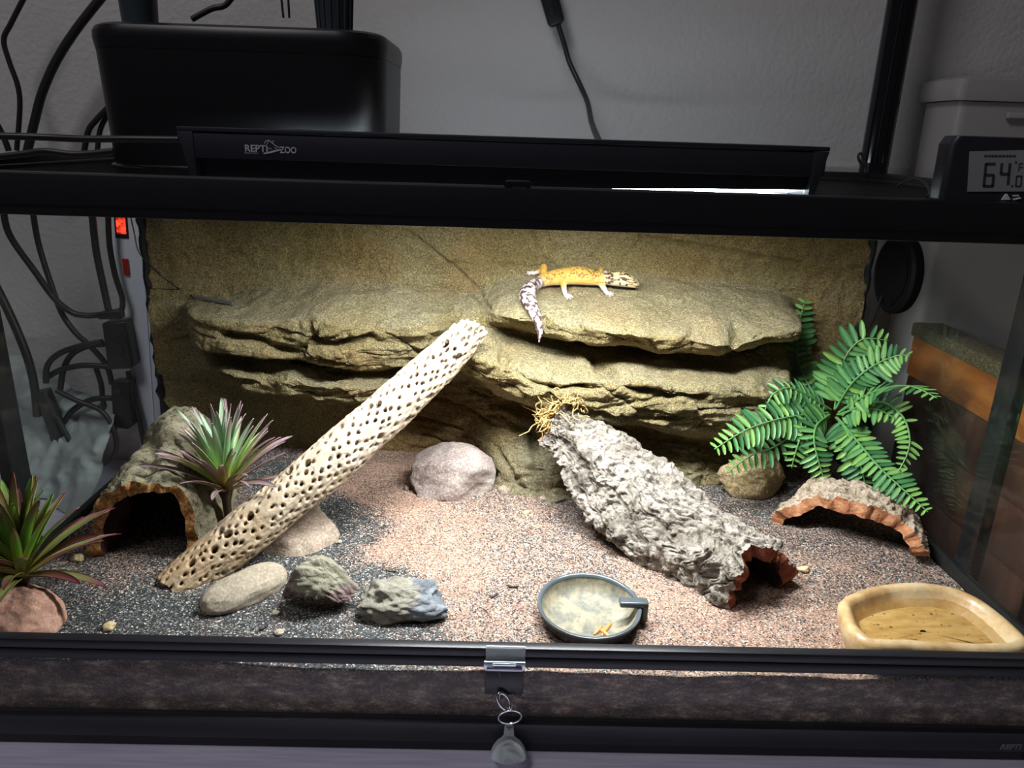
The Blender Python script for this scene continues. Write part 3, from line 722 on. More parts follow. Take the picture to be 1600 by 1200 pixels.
stroke([(413, 225), (415, 221), (420, 219), (425, 223), (431, 228), (437, 231)], [0.9, 1.3, 1.4, 1.0])
stroke([(420, 219.5), (418, 224), (416, 227), (419, 231), (418, 234)], [0.8, 0.9, 0.8])
stroke([(426, 220.5), (428, 221.5)], [1.6, 1.2]); stroke([(420, 233.5), (422.5, 231), (424.5, 233.5)], [0.8, 0.8]); stroke([(428, 230.5), (434, 233)], [0.9, 0.7])
lg.build('logo_mark', M['white_print'], lamp, smooth=False)

# ================================================================== things standing on the lid
plz = 0.4497
box_ = thing('planter_box', 'tall black tapered planter box with rounded corners on the lid', 'planter', (-0.2580, 0.327, plz))
def rr(w, d, r, n=8):
    out = []
    for cx, cy, a0 in ((w-r, d-r, 0), (-w+r, d-r, 90), (-w+r, -d+r, 180), (w-r, -d+r, 270)):
        for k in range(n+1):
            a = math.radians(a0+90*k/n); out.append((cx+r*math.cos(a), cy+r*math.sin(a)))
    return out
def rloft(prof, c, r):
    V = []; n = None
    for (w, d, z) in prof:
        q = rr(w, d, min(r, w*0.98, d*0.98)); n = len(q); V += [(c[0]+a, c[1]+b, z) for a, b in q]
    F = grid_faces(len(prof), n, False, True).tolist()+[list(range(n))[::-1], list(range((len(prof)-1)*n, len(prof)*n))]
    return MB().add(V, F)
bc = (-0.2580, 0.327)
rloft([(0.1305, 0.084, plz), (0.1320, 0.085, plz+0.004), (0.1350, 0.088, 0.5535)], bc, 0.04).build('body', M['black_planter'], box_, angle=30)
rloft([(0.1352, 0.0882, 0.5538), (0.1365, 0.0892, 0.5630), (0.1362, 0.0890, 0.5690), (0.1342, 0.0870, 0.5732), (0.1305, 0.083, 0.5755), (0.122, 0.08, 0.5760)], bc, 0.04).build('lid', M['black_planter'], box_, angle=30)
rloft([(0.1320, 0.0855, plz), (0.1345, 0.0880, plz+0.0015), (0.1335, 0.0870, plz+0.003)], bc, 0.04).build('foot_rim', M['black_gloss'], box_, angle=30)
pot = thing('seedling_pot', 'dark ribbed pot standing at the right on the planter lid', 'pot', (-0.180, 0.320, 0.5761))
MB().lathe([(0.016, 0.0), (0.0185, 0.05), (0.0195, 0.052), (0.0195, 0.058), (0.0175, 0.058), (0.015, 0.01)], (-0.180, 0.320, 0.5762), 32).build('body', M['planter_pot'], pot)
rb = MB()
for k in range(16):
    a = 2*math.pi*k/16; rb.tube([(-0.180+0.0165*math.cos(a), 0.320+0.0165*math.sin(a), 0.5775), (-0.180+0.0192*math.cos(a), 0.320+0.0192*math.sin(a), 0.6235)], 0.0009, 6)
rb.build('ribs', M['planter_pot'], pot)
pot = thing('seedling_pot', 'dark plain pot at the left on the planter lid', 'pot', (-0.362, 0.30, 0.5761))
MB().lathe([(0.016, 0.0), (0.0185, 0.05), (0.0195, 0.052), (0.0195, 0.058), (0.0175, 0.058), (0.015, 0.01)], (-0.362, 0.30, 0.5762), 32).build('body', M['planter_pot'], pot)
MB().lathe([(0.0198, 0.050), (0.0205, 0.0505), (0.0205, 0.0560), (0.0198, 0.0565)], (-0.362, 0.30, 0.5762), 32).build('rim', M['black_plastic'], pot)
tag(MB().tube([on_y(443, 28, .30), on_y(441, 10, .30), on_y(440, -10, .30), on_y(449, -10, .30), on_y(451, 10, .30), on_y(452, 28, .30)], 0.0011, 8, sm=6).build('wire_hook', M['cable']), 'thin black wire hook sticking up from the planter lid', 'wire')

# thermometer on the right end of the front rim
th = thing('thermometer', 'black digital thermometer reading 64.0 on the right of the lid', 'thermometer', (0.327, 0.006, 0.4592))
ty = 0.006
rloft([(0.0465, 0.0085, 0.4592), (0.0470, 0.009, 0.4935), (0.0440, 0.009, 0.4985), (0.0405, 0.007, 0.4990)], (0.3250, ty+0.009), 0.004).build('case', M['black_lamp'], th, angle=30)
def tp(px, py): return on_y(px, py, ty-0.0004)
def quad_panel(nm, pts, mat, par, y, thick=0.0008):
    V = [on_y(a, b, y) for a, b in pts]; V += [v_+np.array([0, thick, 0]) for v_ in V]; n = len(pts)
    F = [list(range(n)), list(range(n, 2*n))[::-1]]+[[i, i+n, (i+1) % n+n, (i+1) % n] for i in range(n)]
    return obj(nm, make_mesh(nm, V, F, mat, False), par)
quad_panel('screen', [(1515, 236.5), (1668, 233), (1664, 299), (1512, 299.5)], M['lcd_grey'], th, ty-0.0002)
def seg(name, quads):
    m_ = MB()
    for q in quads:
        V = [on_y(a, b, ty-0.0004) for a, b in q]; V += [v_+np.array([0, 0.0004, 0]) for v_ in V]
        m_.add(V, [[0, 1, 2, 3], [7, 6, 5, 4], [0, 4, 5, 1], [1, 5, 6, 2], [2, 6, 7, 3], [3, 7, 4, 0]])
    return m_.build(name, M['lcd_ink'], th, smooth=False)
def digit(x, y, w, h, on, tk, sl=0.10):
    q = lambda u, v_: (x+u*w+(1-v_)*h*sl, y+v_*h)
    a, b = tk/w, tk/h; Z_ = []
    R_ = {'t': (a*.3, 0, 1-a*.3, b), 'm': (a*.3, .5-b/2, 1-a*.3, .5+b/2), 'b': (a*.3, 1-b, 1-a*.3, 1), 'tl': (0, b*.4, a, .5-b*.2), 'tr': (1-a, b*.4, 1, .5-b*.2), 'bl': (0, .5+b*.2, a, 1-b*.4), 'br': (1-a, .5+b*.2, 1, 1-b*.4)}
    for k in on:
        u0, v0, u1, v1 = R_[k]; Z_.append([q(u0, v0), q(u1, v0), q(u1, v1), q(u0, v1)])
    return Z_
seg('digit', digit(1535, 254, 18, 39, ['t', 'tl', 'm', 'bl', 'br', 'b'], 4.2))
seg('digit', digit(1560, 253.5, 17, 37, ['tl', 'm', 'tr', 'br'], 4.2))
seg('decimal_point', [[(1580, 289), (1583, 289), (1583, 292), (1580, 292)]])
seg('digit', digit(1586, 274, 10, 18, ['t', 'tl', 'tr', 'bl', 'br', 'b'], 2.2))
seg('unit_mark', digit(1591, 255, 7, 13, ['t', 'tl', 'm', 'bl'], 1.4)+digit(1586, 252, 3, 3, ['t', 'b', 'tl', 'tr', 'bl', 'br'], 0.8))
seg('heading_print', [[(1538+i*5.6, 242.2), (1542.4+i*5.6, 242.1), (1542.4+i*5.6, 245.2), (1538+i*5.6, 245.3)] for i in range(9)])
m_ = MB()
for q in ([(1571, 303.5), (1574, 303), (1579, 312), (1565, 312.5)], [(1583, 305), (1592, 304.6), (1592, 306.5), (1583, 307)], [(1582, 311), (1594, 308), (1596, 310), (1584, 313)]):
    V = [on_y(a, b, ty-0.0009) for a, b in q]; V += [v_+np.array([0, 0.0008, 0]) for v_ in V]
    m_.add(V, [[0, 1, 2, 3], [7, 6, 5, 4], [0, 4, 5, 1], [1, 5, 6, 2], [2, 6, 7, 3], [3, 7, 4, 0]])
m_.build('print_mark', plain('print_white', (0.8, 0.82, 0.95), 0.5).m, th, smooth=False)

# rack post and the pale bin behind
post = thing('rack_post', 'glossy black rack post rising behind the right end of the lid', 'post', (0.457, 0.485, 0))
pp = MB()
pp.prism([(0.4400+0.0, 0.4880), (0.4420, 0.4800), (0.4480, 0.4755), (0.4570, 0.4740), (0.4660, 0.4755), (0.4720, 0.4800), (0.4740, 0.4880), (0.4720, 0.4960), (0.4660, 0.5005), (0.4480, 0.5005), (0.4420, 0.4960)], 0.0, 1.2, 'z')
pp.build('pole', M['black_gloss'], post, angle=50)
for dx in (-0.006, 0.004): MB().tube([(0.457+dx, 0.4741, 0.0), (0.457+dx, 0.4741, 1.2)], 0.0011, 8).build('rib', M['black_gloss'], post)
MB().box((0.4380, 0.4600, 0.4450), (0.4600, 0.4720, 0.4700), 0.001).build('bracket', M['black_gloss'], post)
bn = thing('storage_bin', 'pale grey plastic storage bin standing behind the thermometer', 'bin', (0.675, 0.515, 0.0))
b0 = on_y(1471, 160, .47); 
rloft([(0.125, 0.038, 0.0002), (0.135, 0.042, 0.545)], (0.675, 0.515), 0.012).build('body', M['bin_plastic'], bn, angle=30)
rloft([(0.141, 0.047, 0.546), (0.143, 0.048, 0.552), (0.141, 0.047, 0.570), (0.130, 0.040, 0.574)], (0.675, 0.515), 0.012).build('lid', M['bin_plastic'], bn, angle=30)
MB().box((0.60, 0.4655, 0.527), (0.75, 0.472, 0.534), 0.001).build('rib', M['bin_plastic'], bn)

cab = thing('wooden_cabinet', 'orange and brown wooden board unit outside the right glass', 'furniture', (0.551, 0.25, 0))
zt = 0.273
MB().box((0.531, -0.05, 0.2545), (0.572, 0.462, zt), 0.003).build('top_trim', M['rough_trim'], cab)
MB().box((0.536, -0.05, 0.2020), (0.568, 0.462, 0.2540), 0.002).build('upper_board', M['orange_wood'], cab)
for k in range(3): MB().box((0.538, -0.05, 0.0005+k*0.0672), (0.566, 0.460, 0.0665+k*0.0672), 0.002).build('plank', M['brown_wood'], cab)

# ================================================================== outside the left glass: power strip, plugs, cables
ps = thing('power_strip', 'white upright power strip with a lit red switch outside the left glass', 'power strip', (-0.49, 0.49, 0))
def YP(px, py, y=0.488): return on_y(px, py, y)
a, b, c_, d_ = YP(166, 330), YP(238, 334), YP(258, 690), YP(216, 700)
def slab(nm, pts, depth, mat, par, bev=0.0):
    V = [np.asarray(q, float) for q in pts]; V += [v_+np.array([0, depth, 0]) for v_ in V]
    bm = bmesh.new(); vv = [bm.verts.new(v_) for v_ in V]; n = len(pts)
    bm.faces.new(vv[:n]); bm.faces.new(vv[n:][::-1])
    for i in range(n): bm.faces.new([vv[i], vv[i+n], vv[(i+1) % n+n], vv[(i+1) % n]])
    bmesh.ops.recalc_face_normals(bm, faces=bm.faces[:])
    if bev: bmesh.ops.bevel(bm, geom=bm.edges[:], offset=bev, segments=3, affect='EDGES', profile=0.5)
    me = bpy.data.meshes.new(nm); bm.to_mesh(me); bm.free(); me.materials.append(mat)
    me.polygons.foreach_set('use_smooth', np.full(len(me.polygons), True)); sharp(me, 35)
    return obj(nm, me, par)
slab('body', [YP(166, 325), YP(236, 329), YP(256, 690), YP(218, 700)], 0.03, M['white_plastic'], ps, 0.004)
slab('side_ridge', [YP(216, 332, .4868), YP(219, 332, .4868), YP(243, 690, .4868), YP(240, 692, .4868)], 0.002, M['white_plastic'], ps)
slab('switch_frame', [YP(177, 334, .4868), YP(198, 335, .4868), YP(201, 373, .4868), YP(180, 372, .4868)], 0.003, M['black_plastic'], ps, 0.0008)
slab('switch', [YP(180, 340, .4845), YP(194, 341, .4845), YP(196, 366, .4845), YP(182, 365, .4845)], 0.004, M['switch_glow'], ps, 0.001)
slab('reset_button', [YP(190, 404, .4850), YP(199, 405, .4850), YP(202, 430, .4850), YP(193, 430, .4850)], 0.004, M['red_plastic'], ps, 0.0008)
def block(nm, label, pix, y, depth, cat, ridges=None):
    o = thing(nm, label, cat, on_y(*pix[2], y)); slab('body', [on_y(a, b, y) for a, b in pix], depth, M['black_plastic'], o, 0.003)
    if ridges:
        for (px, py, r) in ridges: MB().tube([on_y(px, py, y)+np.array([0, .001, 0]), on_y(px, py, y)+np.array([0, -.0025, 0])], [r, r*0.9], 16).build('boss', M['black_plastic'], o)
block('power_adapter', 'square black power adapter plugged into the white strip', [(158, 505), (194, 502), (208, 572), (203, 577), (168, 578)], .465, 0.024, 'adapter', [(181, 526, .004), (186, 546, .007), (190, 560, .004)])
block('power_plug', 'black plug hanging lowest on the white strip', [(172, 597), (202, 594), (209, 664), (199, 672), (176, 668)], .468, 0.02, 'plug', [(184, 612, .006)])
block('power_plug', 'flat black plug at the top of the cable tangle', [(150, 489), (186, 484), (188, 500), (152, 500)], .463, 0.016, 'plug')
def cable(label, pts, y, rpx, mat='cable', sm=8, nm='power_cable', ys=None):
    Q = [on_y(a, b, (ys[i] if ys else y)) for i, (a, b) in enumerate(pts)]
    dep = (Q[0]-CAM)@CF; r = rpx*dep/FPX/2
    m_ = MB().tube(Q, r, 10, sm=sm); return tag(m_.build(nm, M[mat], loc=Q[0]), label, 'cable', 'black cables around the terrarium')
cable('black cable slanting from the upper left corner into the flat plug', [(4, 315), (14, 365), (55, 425), (85, 466), (112, 488), (135, 493), (156, 492)], .472, 10)
cable('black cable crossing the slanted one and ending behind the square adapter', [(50, 322), (60, 380), (80, 445), (97, 490), (118, 520), (140, 540), (166, 570), (175, 600)], .482, 9)
cable('thick black cable dropping straight beside the white strip to the flat plug', [(143, 325), (150, 390), (160, 440), (170, 486)], .476, 11)
cable('black cable hugging the left edge of the white strip', [(169, 322), (171, 380), (180, 430), (191, 465), (190, 484), (182, 492)], .474, 9)
cable('thick black cable curving down at the far left', [(-10, 440), (10, 480), (28, 520), (44, 562), (54, 605), (58, 650)], .47, 13)
cable('upper black loop of cable left of the square adapter', [(72, 598), (74, 572), (90, 554), (120, 542), (160, 534)], .47, 9)
cable('black cable looping behind the others to the adapter', [(94, 610), (100, 575), (114, 552), (140, 540), (162, 538)], .486, 9)
cable('flat black cable running to the bottom of the adapter', [(70, 592), (95, 578), (130, 571), (172, 573)], .478, 9)
cable('black cable lying over the lower plug in a wide curve', [(88, 610), (120, 626), (155, 640), (172, 660), (182, 690), (176, 715), (150, 730)], .462, 8)
cable('black cable from the adapter down to the lowest plug', [(150, 575), (158, 600), (162, 630), (172, 655)], .484, 8)
cable('black cable running along the bottom edge of the white strip', [(200, 580), (209, 620), (219, 660), (226, 700)], .478, 8)
cable('black cable arching beside the lowest plug', [(100, 660), (115, 640), (145, 624), (176, 622)], .48, 9)
cable('bundled black cable dropping behind the cork arch', [(66, 610), (78, 640), (92, 680), (100, 730), (104, 780)], .475, 26)
cable('stiff black cable slanting in front of the bundle', [(88, 650), (104, 680), (122, 715), (136, 740)], .466, 8)
cable('black cable lying low behind the front rosette plant', [(20, 752), (60, 731), (92, 714), (135, 690), (180, 668)], .468, 9)
cable('thin black cable at the far upper left of the wall', [(42, -12), (18, 35), (6, 62), (14, 95), (28, 135), (31, 170), (26, 235)], .52, 8)
cable('thick black cable sweeping down the wall beside the planter box', [(165, -12), (120, 45), (88, 95), (66, 145), (54, 190), (42, 240)], .515, 14)
cable('short black cable bowing out beside the planter box', [(172, 165), (150, 188), (138, 205), (131, 240)], .46, 9)
cable('second short black cable close against the planter box', [(172, 178), (162, 190), (155, 210), (152, 240)], .465, 8)
cable('thick black cable lying level into the left end of the strip light', [(-20, 212), (60, 214), (130, 217), (200, 217), (250, 217.5), (292, 218)], .072, 11, ys=[.14, .145, .155, .165, .168, .168])
cable('black cable lying flat on the left of the lid', [(-10, 246), (40, 240), (70, 236), (120, 241), (178, 236)], .12, 10)
cable('black cable dangling at the left edge above the lid', [(-4, 195), (6, 215), (14, 236)], .3, 9)
cable('thin black wire on the planter lid at its right', [(300, 30), (330, 14), (352, 8), (368, -12)], .3, 9)
cable('thin black wire curling against the rack post', [(1350, 262), (1343, 252), (1341, 243), (1345, 240), (1350, 250), (1354, 266)], .44, 4, nm='thin_wire')
cable('thin dark wire arching over the mesh lid by the thermometer', [(1400, 293), (1412, 285), (1430, 280), (1445, 286), (1453, 300), (1448, 308)], .14, 4, nm='thin_wire', ys=[.22, .22, .2, .16, .10, .05])
# hanging cord with its in-line switch
cs = thing('cord_switch', 'black in-line switch hanging on the wall cord', 'switch', on_y(866, 20, .545))
slab('body', [on_y(a, b, .545) for a, b in ((838, -25), (868, -28), (882, 30), (878, 36), (862, 42), (857, 38))], 0.014, M['black_plastic'], cs, 0.002)
slab('rocker', [on_y(a, b, .5445) for a, b in ((853, -5), (862, -6), (868, 22), (860, 24))], 0.003, M['black_frame'], cs, 0.0005)
cable('black cord falling down the wall to the middle of the strip light', [(872, 38), (882, 70), (890, 98), (906, 132), (918, 160), (924, 190), (934, 216), (940, 226)], .53, 8, ys=[.55, .55, .545, .53, .50, .42, .29, .215])

# crumpled grey sheet standing outside the left glass
u = np.linspace(0, 1, 60); v_ = np.linspace(0, 1, 50); U, Vv = np.meshgrid(u, v_, indexing='ij')
sx = -0.80+0.27*U; sz = 0.002+Vv*(0.20-0.09*U)
sy = 0.40+0.05*np.sin(U*4)+0.10*Vv
Q = np.stack([sx, sy, sz], -1); dsp = ridged(Q*9, 4, 17)*0.016+fbm(Q*30, 3, 19)*0.006
Q[..., 1] -= dsp
Q2 = Q.copy(); Q2[..., 1] += 0.0012
nV = 60*50; Fq = grid_faces(60, 50); allF = np.vstack([Fq, Fq[:, ::-1]+nV])
tag(obj('crumpled_sheet', make_mesh('crumpled_sheet', np.vstack([Q.reshape(-1, 3), Q2.reshape(-1, 3)]), allF, M['grey_sheet']), None, (-0.66, 0.42, 0)), 'crumpled grey sheet standing outside the left glass', 'sheet')

# gauge on the right glass, probe on the ledge
gg = thing('dial_gauge', 'round black gauge stuck on the right glass above the fern', 'gauge', (0.444, 0.357, 0.352))
Mr = Matrix.Rotation(math.radians(-90), 3, 'Y')
MB().lathe([(0.0001, 0.0), (0.044, 0.0), (0.0455, 0.004), (0.0455, 0.010), (0.042, 0.013), (0.040, 0.0115), (0.0001, 0.0115)], (0.4505, 0.357, 0.352), 48, 1.0, 1.0, Mr).build('case', M['gauge_black'], gg, angle=30)
MB().lathe([(0.0001, 0.0116), (0.030, 0.0116), (0.032, 0.0125), (0.028, 0.0135), (0.0001, 0.0135)], (0.4505, 0.357, 0.352), 40, 1.0, 1.0, Mr).build('face', M['gauge_black'], gg, angle=30)
MB().tube([(0.446, 0.349, 0.3215), (0.437, 0.349, 0.3205)], [0.006, 0.005], 14).build('knob', M['gauge_black'], gg)
Q = [on_x(1378, 462, .437), on_x(1372, 480, .438), on_x(1362, 505, .440), on_x(1345, 528, .441), on_x(1330, 545, .441), on_y(1322, 560, .40), on_y(1315, 590, .39), on_y(1312, 630, .38)]
tag(MB().tube(Q, 0.0014, 8, sm=8).build('thin_wire', M['cable'], loc=Q[0]), 'thin black wire hanging from the round gauge into the fern', 'cable', 'black cables around the terrarium')
pa, na = hit(365, 477); pb, nb = hit(303, 465)
pr = thing('temperature_probe', 'slim metal temperature probe resting on the left rock ledge', 'probe', pa)
p1, p0 = pa+na*0.0022, pb+nb*0.004
MB().tube([p0+(p1-p0)*k for k in (0.0, .04, .46, .48, .52, .54, .97, 1.0)], [0.0012, 0.0021, 0.0021, 0.0025, 0.0025, 0.0021, 0.0021, 0.0012], 14).build('tip', M['steel'], pr)
Q = [p0, on_y(285, 455, p0[1]+.01), on_y(255, 433, .40), on_y(232, 412, .42), on_y(216, 392, .43), on_y(210, 365, .44), on_y(204, 338, .445)]
MB().tube(Q, 0.0008, 8, sm=8).build('lead', M['cable'], pr)

# ================================================================== stones
def stone_mesh(name, c, rx, ry, rz, rot, mat, seed, planes=0, amp=0.10, fine=0.02, power=2.3, n=(70, 90), zone=None, squash=None, fs=3.2, deform=None):
    a = np.linspace(0.0001, math.pi-0.0001, n[0]); b = np.linspace(0, 2*math.pi, n[1], endpoint=False)
    A, B = np.meshgrid(a, b, indexing='ij')
    d = np.stack([np.sin(A)*np.cos(B), np.sin(A)*np.sin(B), np.cos(A)], -1)
    r = 1/((np.abs(d)**power).sum(-1))**(1/power)
    R_ = np.random.default_rng(seed)
    for k in range(planes):
        nn = R_.normal(size=3); nn /= np.linalg.norm(nn); dist = R_.uniform(.68, .92)
        q = d@nn; lim = np.where(q > 0.05, dist/np.maximum(q, 0.05), 9); r = np.minimum(r, lim*0.94+0.06*np.minimum(lim, r))
    r = r*(1+amp*fbm(d*1.6, 3, seed)+fine*fbm(d*7, 4, seed+3))
    V = d*r[..., None]
    if squash: V = squash(V)
    V = V*np.array([rx, ry, rz])
    cz, sz_ = math.cos(rot), math.sin(rot)
    V = V@np.array([[cz, sz_, 0], [-sz_, cz, 0], [0, 0, 1.0]])
    if deform: V = deform(V)
    V = V+np.asarray(c)
    me = make_mesh(name, V.reshape(-1, 3), grid_faces(n[0], n[1], False, True), M[mat])
    if zone is not None: add_val(me, zone(V.reshape(-1, 3)), 'zone')
    return me
def stone(name, label, c, *a, **k):
    me = stone_mesh(name, c, *a, **k)
    return tag(obj(name, me, None, c), label, 'rock')
def sq_mauve(V):           # low to the left, high shoulder in the middle
    V = V.copy(); V[..., 2] *= 1-0.22*np.clip(-V[..., 0], 0, 1)-0.22*np.clip(V[..., 0], 0, 1)*(V[..., 2] > 0); return V
stone('rock', 'large mauve speckled boulder in the middle at the back', (-0.066, 0.320, 0.099), .056, .040, .046, 0.12, 'stone_mauve', 4, planes=7, amp=0.06, squash=sq_mauve)
# triangular slab half under the cholla stick
def tri(name, label, pts, z0, z1, mat, seed, rnd=0.004):
    m_ = MB(); m_.prism([(p[0], p[1]) for p in pts], z0, z1, 'z')
    bm = bmesh.new(); me0 = m_.mesh(name, M[mat], False); bm.from_mesh(me0)
    for v_ in bm.verts:
        if v_.co.z > (z0+z1)/2:
            cc = Vector((sum(p[0] for p in pts)/len(pts), sum(p[1] for p in pts)/len(pts), v_.co.z)); v_.co = v_.co.lerp(cc, 0.22)
            v_.co.z = z0+(z1-z0)*pts[[i for i, p in enumerate(pts) if (Vector((p[0], p[1]))-(v_.co.xy)).length == min((Vector((q[0], q[1]))-v_.co.xy).length for q in pts)][0]][2]
    bmesh.ops.bevel(bm, geom=bm.edges[:], offset=rnd, segments=3, affect='EDGES', profile=0.6)
    bmesh.ops.triangulate(bm, faces=bm.faces[:])
    for _ in range(4): bmesh.ops.subdivide_edges(bm, edges=[e for e in bm.edges if e.calc_length() > 0.004], cuts=1, use_grid_fill=False); bmesh.ops.triangulate(bm, faces=bm.faces[:])
    bm.normal_update(); co = np.array([v_.co[:] for v_ in bm.verts]); no = np.array([v_.normal[:] for v_ in bm.verts])
    dsp = fbm(co*45, 3, seed)*0.0016+fbm(co*160, 3, seed+1)*0.0006
    for v_, d_, n_ in zip(bm.verts, dsp, no): v_.co += Vector(n_)*d_
    bm.to_mesh(me0); bm.free(); me0.polygons.foreach_set('use_smooth', np.full(len(me0.polygons), True))
    c = (np.mean([p[0] for p in pts]), np.mean([p[1] for p in pts]), z0)
    return tag(obj(name, me0, None, c), label, 'rock')
tri('rock', 'tan triangular stone slab leaning under the cholla stick', [(-.262, .172, .60), (-.252, .262, 1.0), (-.222, .272, 1.0), (-.168, .205, .62), (-.186, .172, .50), (-.215, .158, .52)], .076, .116, 'stone_tan', 12, 0.006)
ax = np.array([.0455, .0545]); ang = math.atan2(ax[1], ax[0])
stone('rock', 'smooth long buff pebble lying beside the foot of the cholla stick', (-0.236, 0.098, 0.0885), .042, .0205, .0155, ang, 'stone_buff', 21, amp=0.05, fine=0.006, power=2.2)
def arch(V):
    V = V.copy(); t_ = V[..., 0]/0.032
    V[..., 2] += 0.012*(1-t_**2)-0.010*np.clip(t_, 0, 1); V[..., 1] += 0.004*t_
    low = (V[..., 2] < 0.004) & (V[..., 1] < 0.004); V[..., 2] = np.where(low, V[..., 2]*0.35+0.010*np.clip(1-(t_+0.1)**2*2.2, 0, 1), V[..., 2]); return V
stone('rock', 'arched pale green stone with a purplish hollow underside', (-0.1640, 0.0880, 0.0950), .034, .019, .0230, -0.15, 'stone_arch', 33, planes=9, amp=0.16, fine=0.06, deform=arch,
      zone=lambda V: np.clip(sstep(.106, .100, V[:, 2]+.003*fbm(V*120, 3, 2))*sstep(.094, .084, V[:, 1])+sstep(-.180, -.188, V[:, 0]), 0, 1))
stone('rock', 'knobbly grey stone, pale on its left half and blue grey on its right', (-0.0905, 0.0860, 0.0875), .040, .024, .0200, 0.10, 'stone_bluegrey', 57, planes=10, amp=0.20, fine=0.07,
      zone=lambda V: sstep(-.086, -.070, V[:, 0]+0.3*(V[:, 2]-.09)+.010*fbm(V*90, 3, 4)))
stone('rock', 'rounded pink stone under the leftmost rosette plant', (-0.4080, 0.0460, 0.0860), .035, .030, .0300, 0.1, 'stone_pink', 63, planes=0, amp=0.07, fine=0.02, power=2.0)
stone('rock', 'olive brown rock behind the fern\'s left fronds', (0.3020, 0.335, 0.108), .040, .026, .034, 0.1, 'stone_olive', 71, planes=6, amp=0.12, fine=0.03)
stone('pebble', 'small dark pebble wedged beside the mauve boulder', tuple(hit(788, 768)[0]+np.array([0, 0, .002])), .008, .007, .006, 0.4, 'stone_tan', 81, planes=5, n=(24, 30))
stone('pebble', 'tiny dark pebble at the foot of the rock wall', tuple(hit(849, 780)[0]+np.array([0, 0, .001])), .005, .004, .003, 0.4, 'stone_tan', 82, planes=5, n=(20, 26))
for (px, py, s, lab, mat) in ((822, 803, .0045, 'pale yellowish crumb at the foot of the rock wall', 'crumb'), (531, 892, .0032, 'round cream crumb near the arched stone', 'crumb'), (521, 882, .0026, 'small cream crumb above the round one', 'crumb'), (172, 982, .0055, 'yellow crumb alone in the dark grit at the front left', 'crumb'),
                              (116, 900, .0050, 'brown crumb between the rosette plant and the dark grit', 'chip'), (530, 848, .0035, 'white chip on the dark grit by the triangular slab', 'pebble_mix'), (432, 960, .0038, 'whitish pebble left of the arched stone', 'pebble_mix'), (122, 875, .0065, 'lumpy tan crumb at the left foot of the cork arch', 'crumb'), (436, 990, .0045, 'greyish pebble at the front below the arched stone', 'pebble_mix'), (636, 764, .0045, 'brown gravel bit left of the mauve boulder', 'stone_tan'), (412, 887, .003, 'dark gravel bit beside the buff pebble', 'chip_dark'), (1255, 893, .0055, 'pale crumb beside the open end of the big cork tube', 'crumb')):
    h_, _ = hit(px, py, BVH_SUB)
    tag(obj('crumb', stone_mesh('crumb', tuple(h_+np.array([0, 0, s*0.35])), s, s*0.8, s*0.6, random.random()*3, mat, int(px), planes=6, amp=0.2, n=(16, 20)), None, tuple(h_)), lab, 'crumb', 'crumbs scattered on the sand')
for (px, py, L, w, rot, lab, mat) in ((801, 918, .012, .003, -0.15, 'dark wood chip lying level on the sand left of the food bowl', 'chip_dark'), (771, 933, .010, .0016, 0.7, 'thin dark splinter pointing up beside the level wood chip', 'chip_dark'), (610, 893, .013, .002, -0.3, 'curled brown bark shaving on the pale sand', 'chip'), (548, 825, .008, .002, 0.3, 'small brown bark bit beside the triangular slab', 'chip'), (412, 983, .009, .002, 0.9, 'dark splinter in the grit left of the arched stone', 'chip_dark')):
    h_, _ = hit(px, py, BVH_SUB); d_ = np.array([math.cos(rot), math.sin(rot), 0]); s_ = np.array([-d_[1], d_[0], 0])
    V = []; 
    for i, t_ in enumerate(np.linspace(-1, 1, 7)):
        ww = w*(1-0.75*t_**2)*0.5; cc = h_+d_*t_*L/2+np.array([0, 0, .0012+.0014*t_**2])
        V += [cc+s_*ww, cc-s_*ww, cc-s_*ww*0.8-np.array([0, 0, .0010]), cc+s_*ww*0.8-np.array([0, 0, .0010])]
    F = grid_faces(7, 4, False, True).tolist()+[[0, 1, 2, 3], [27, 26, 25, 24]]
    tag(MB().add(V, F).build('wood_chip', M[mat], loc=h_), lab, 'wood chip', 'bark bits on the sand')

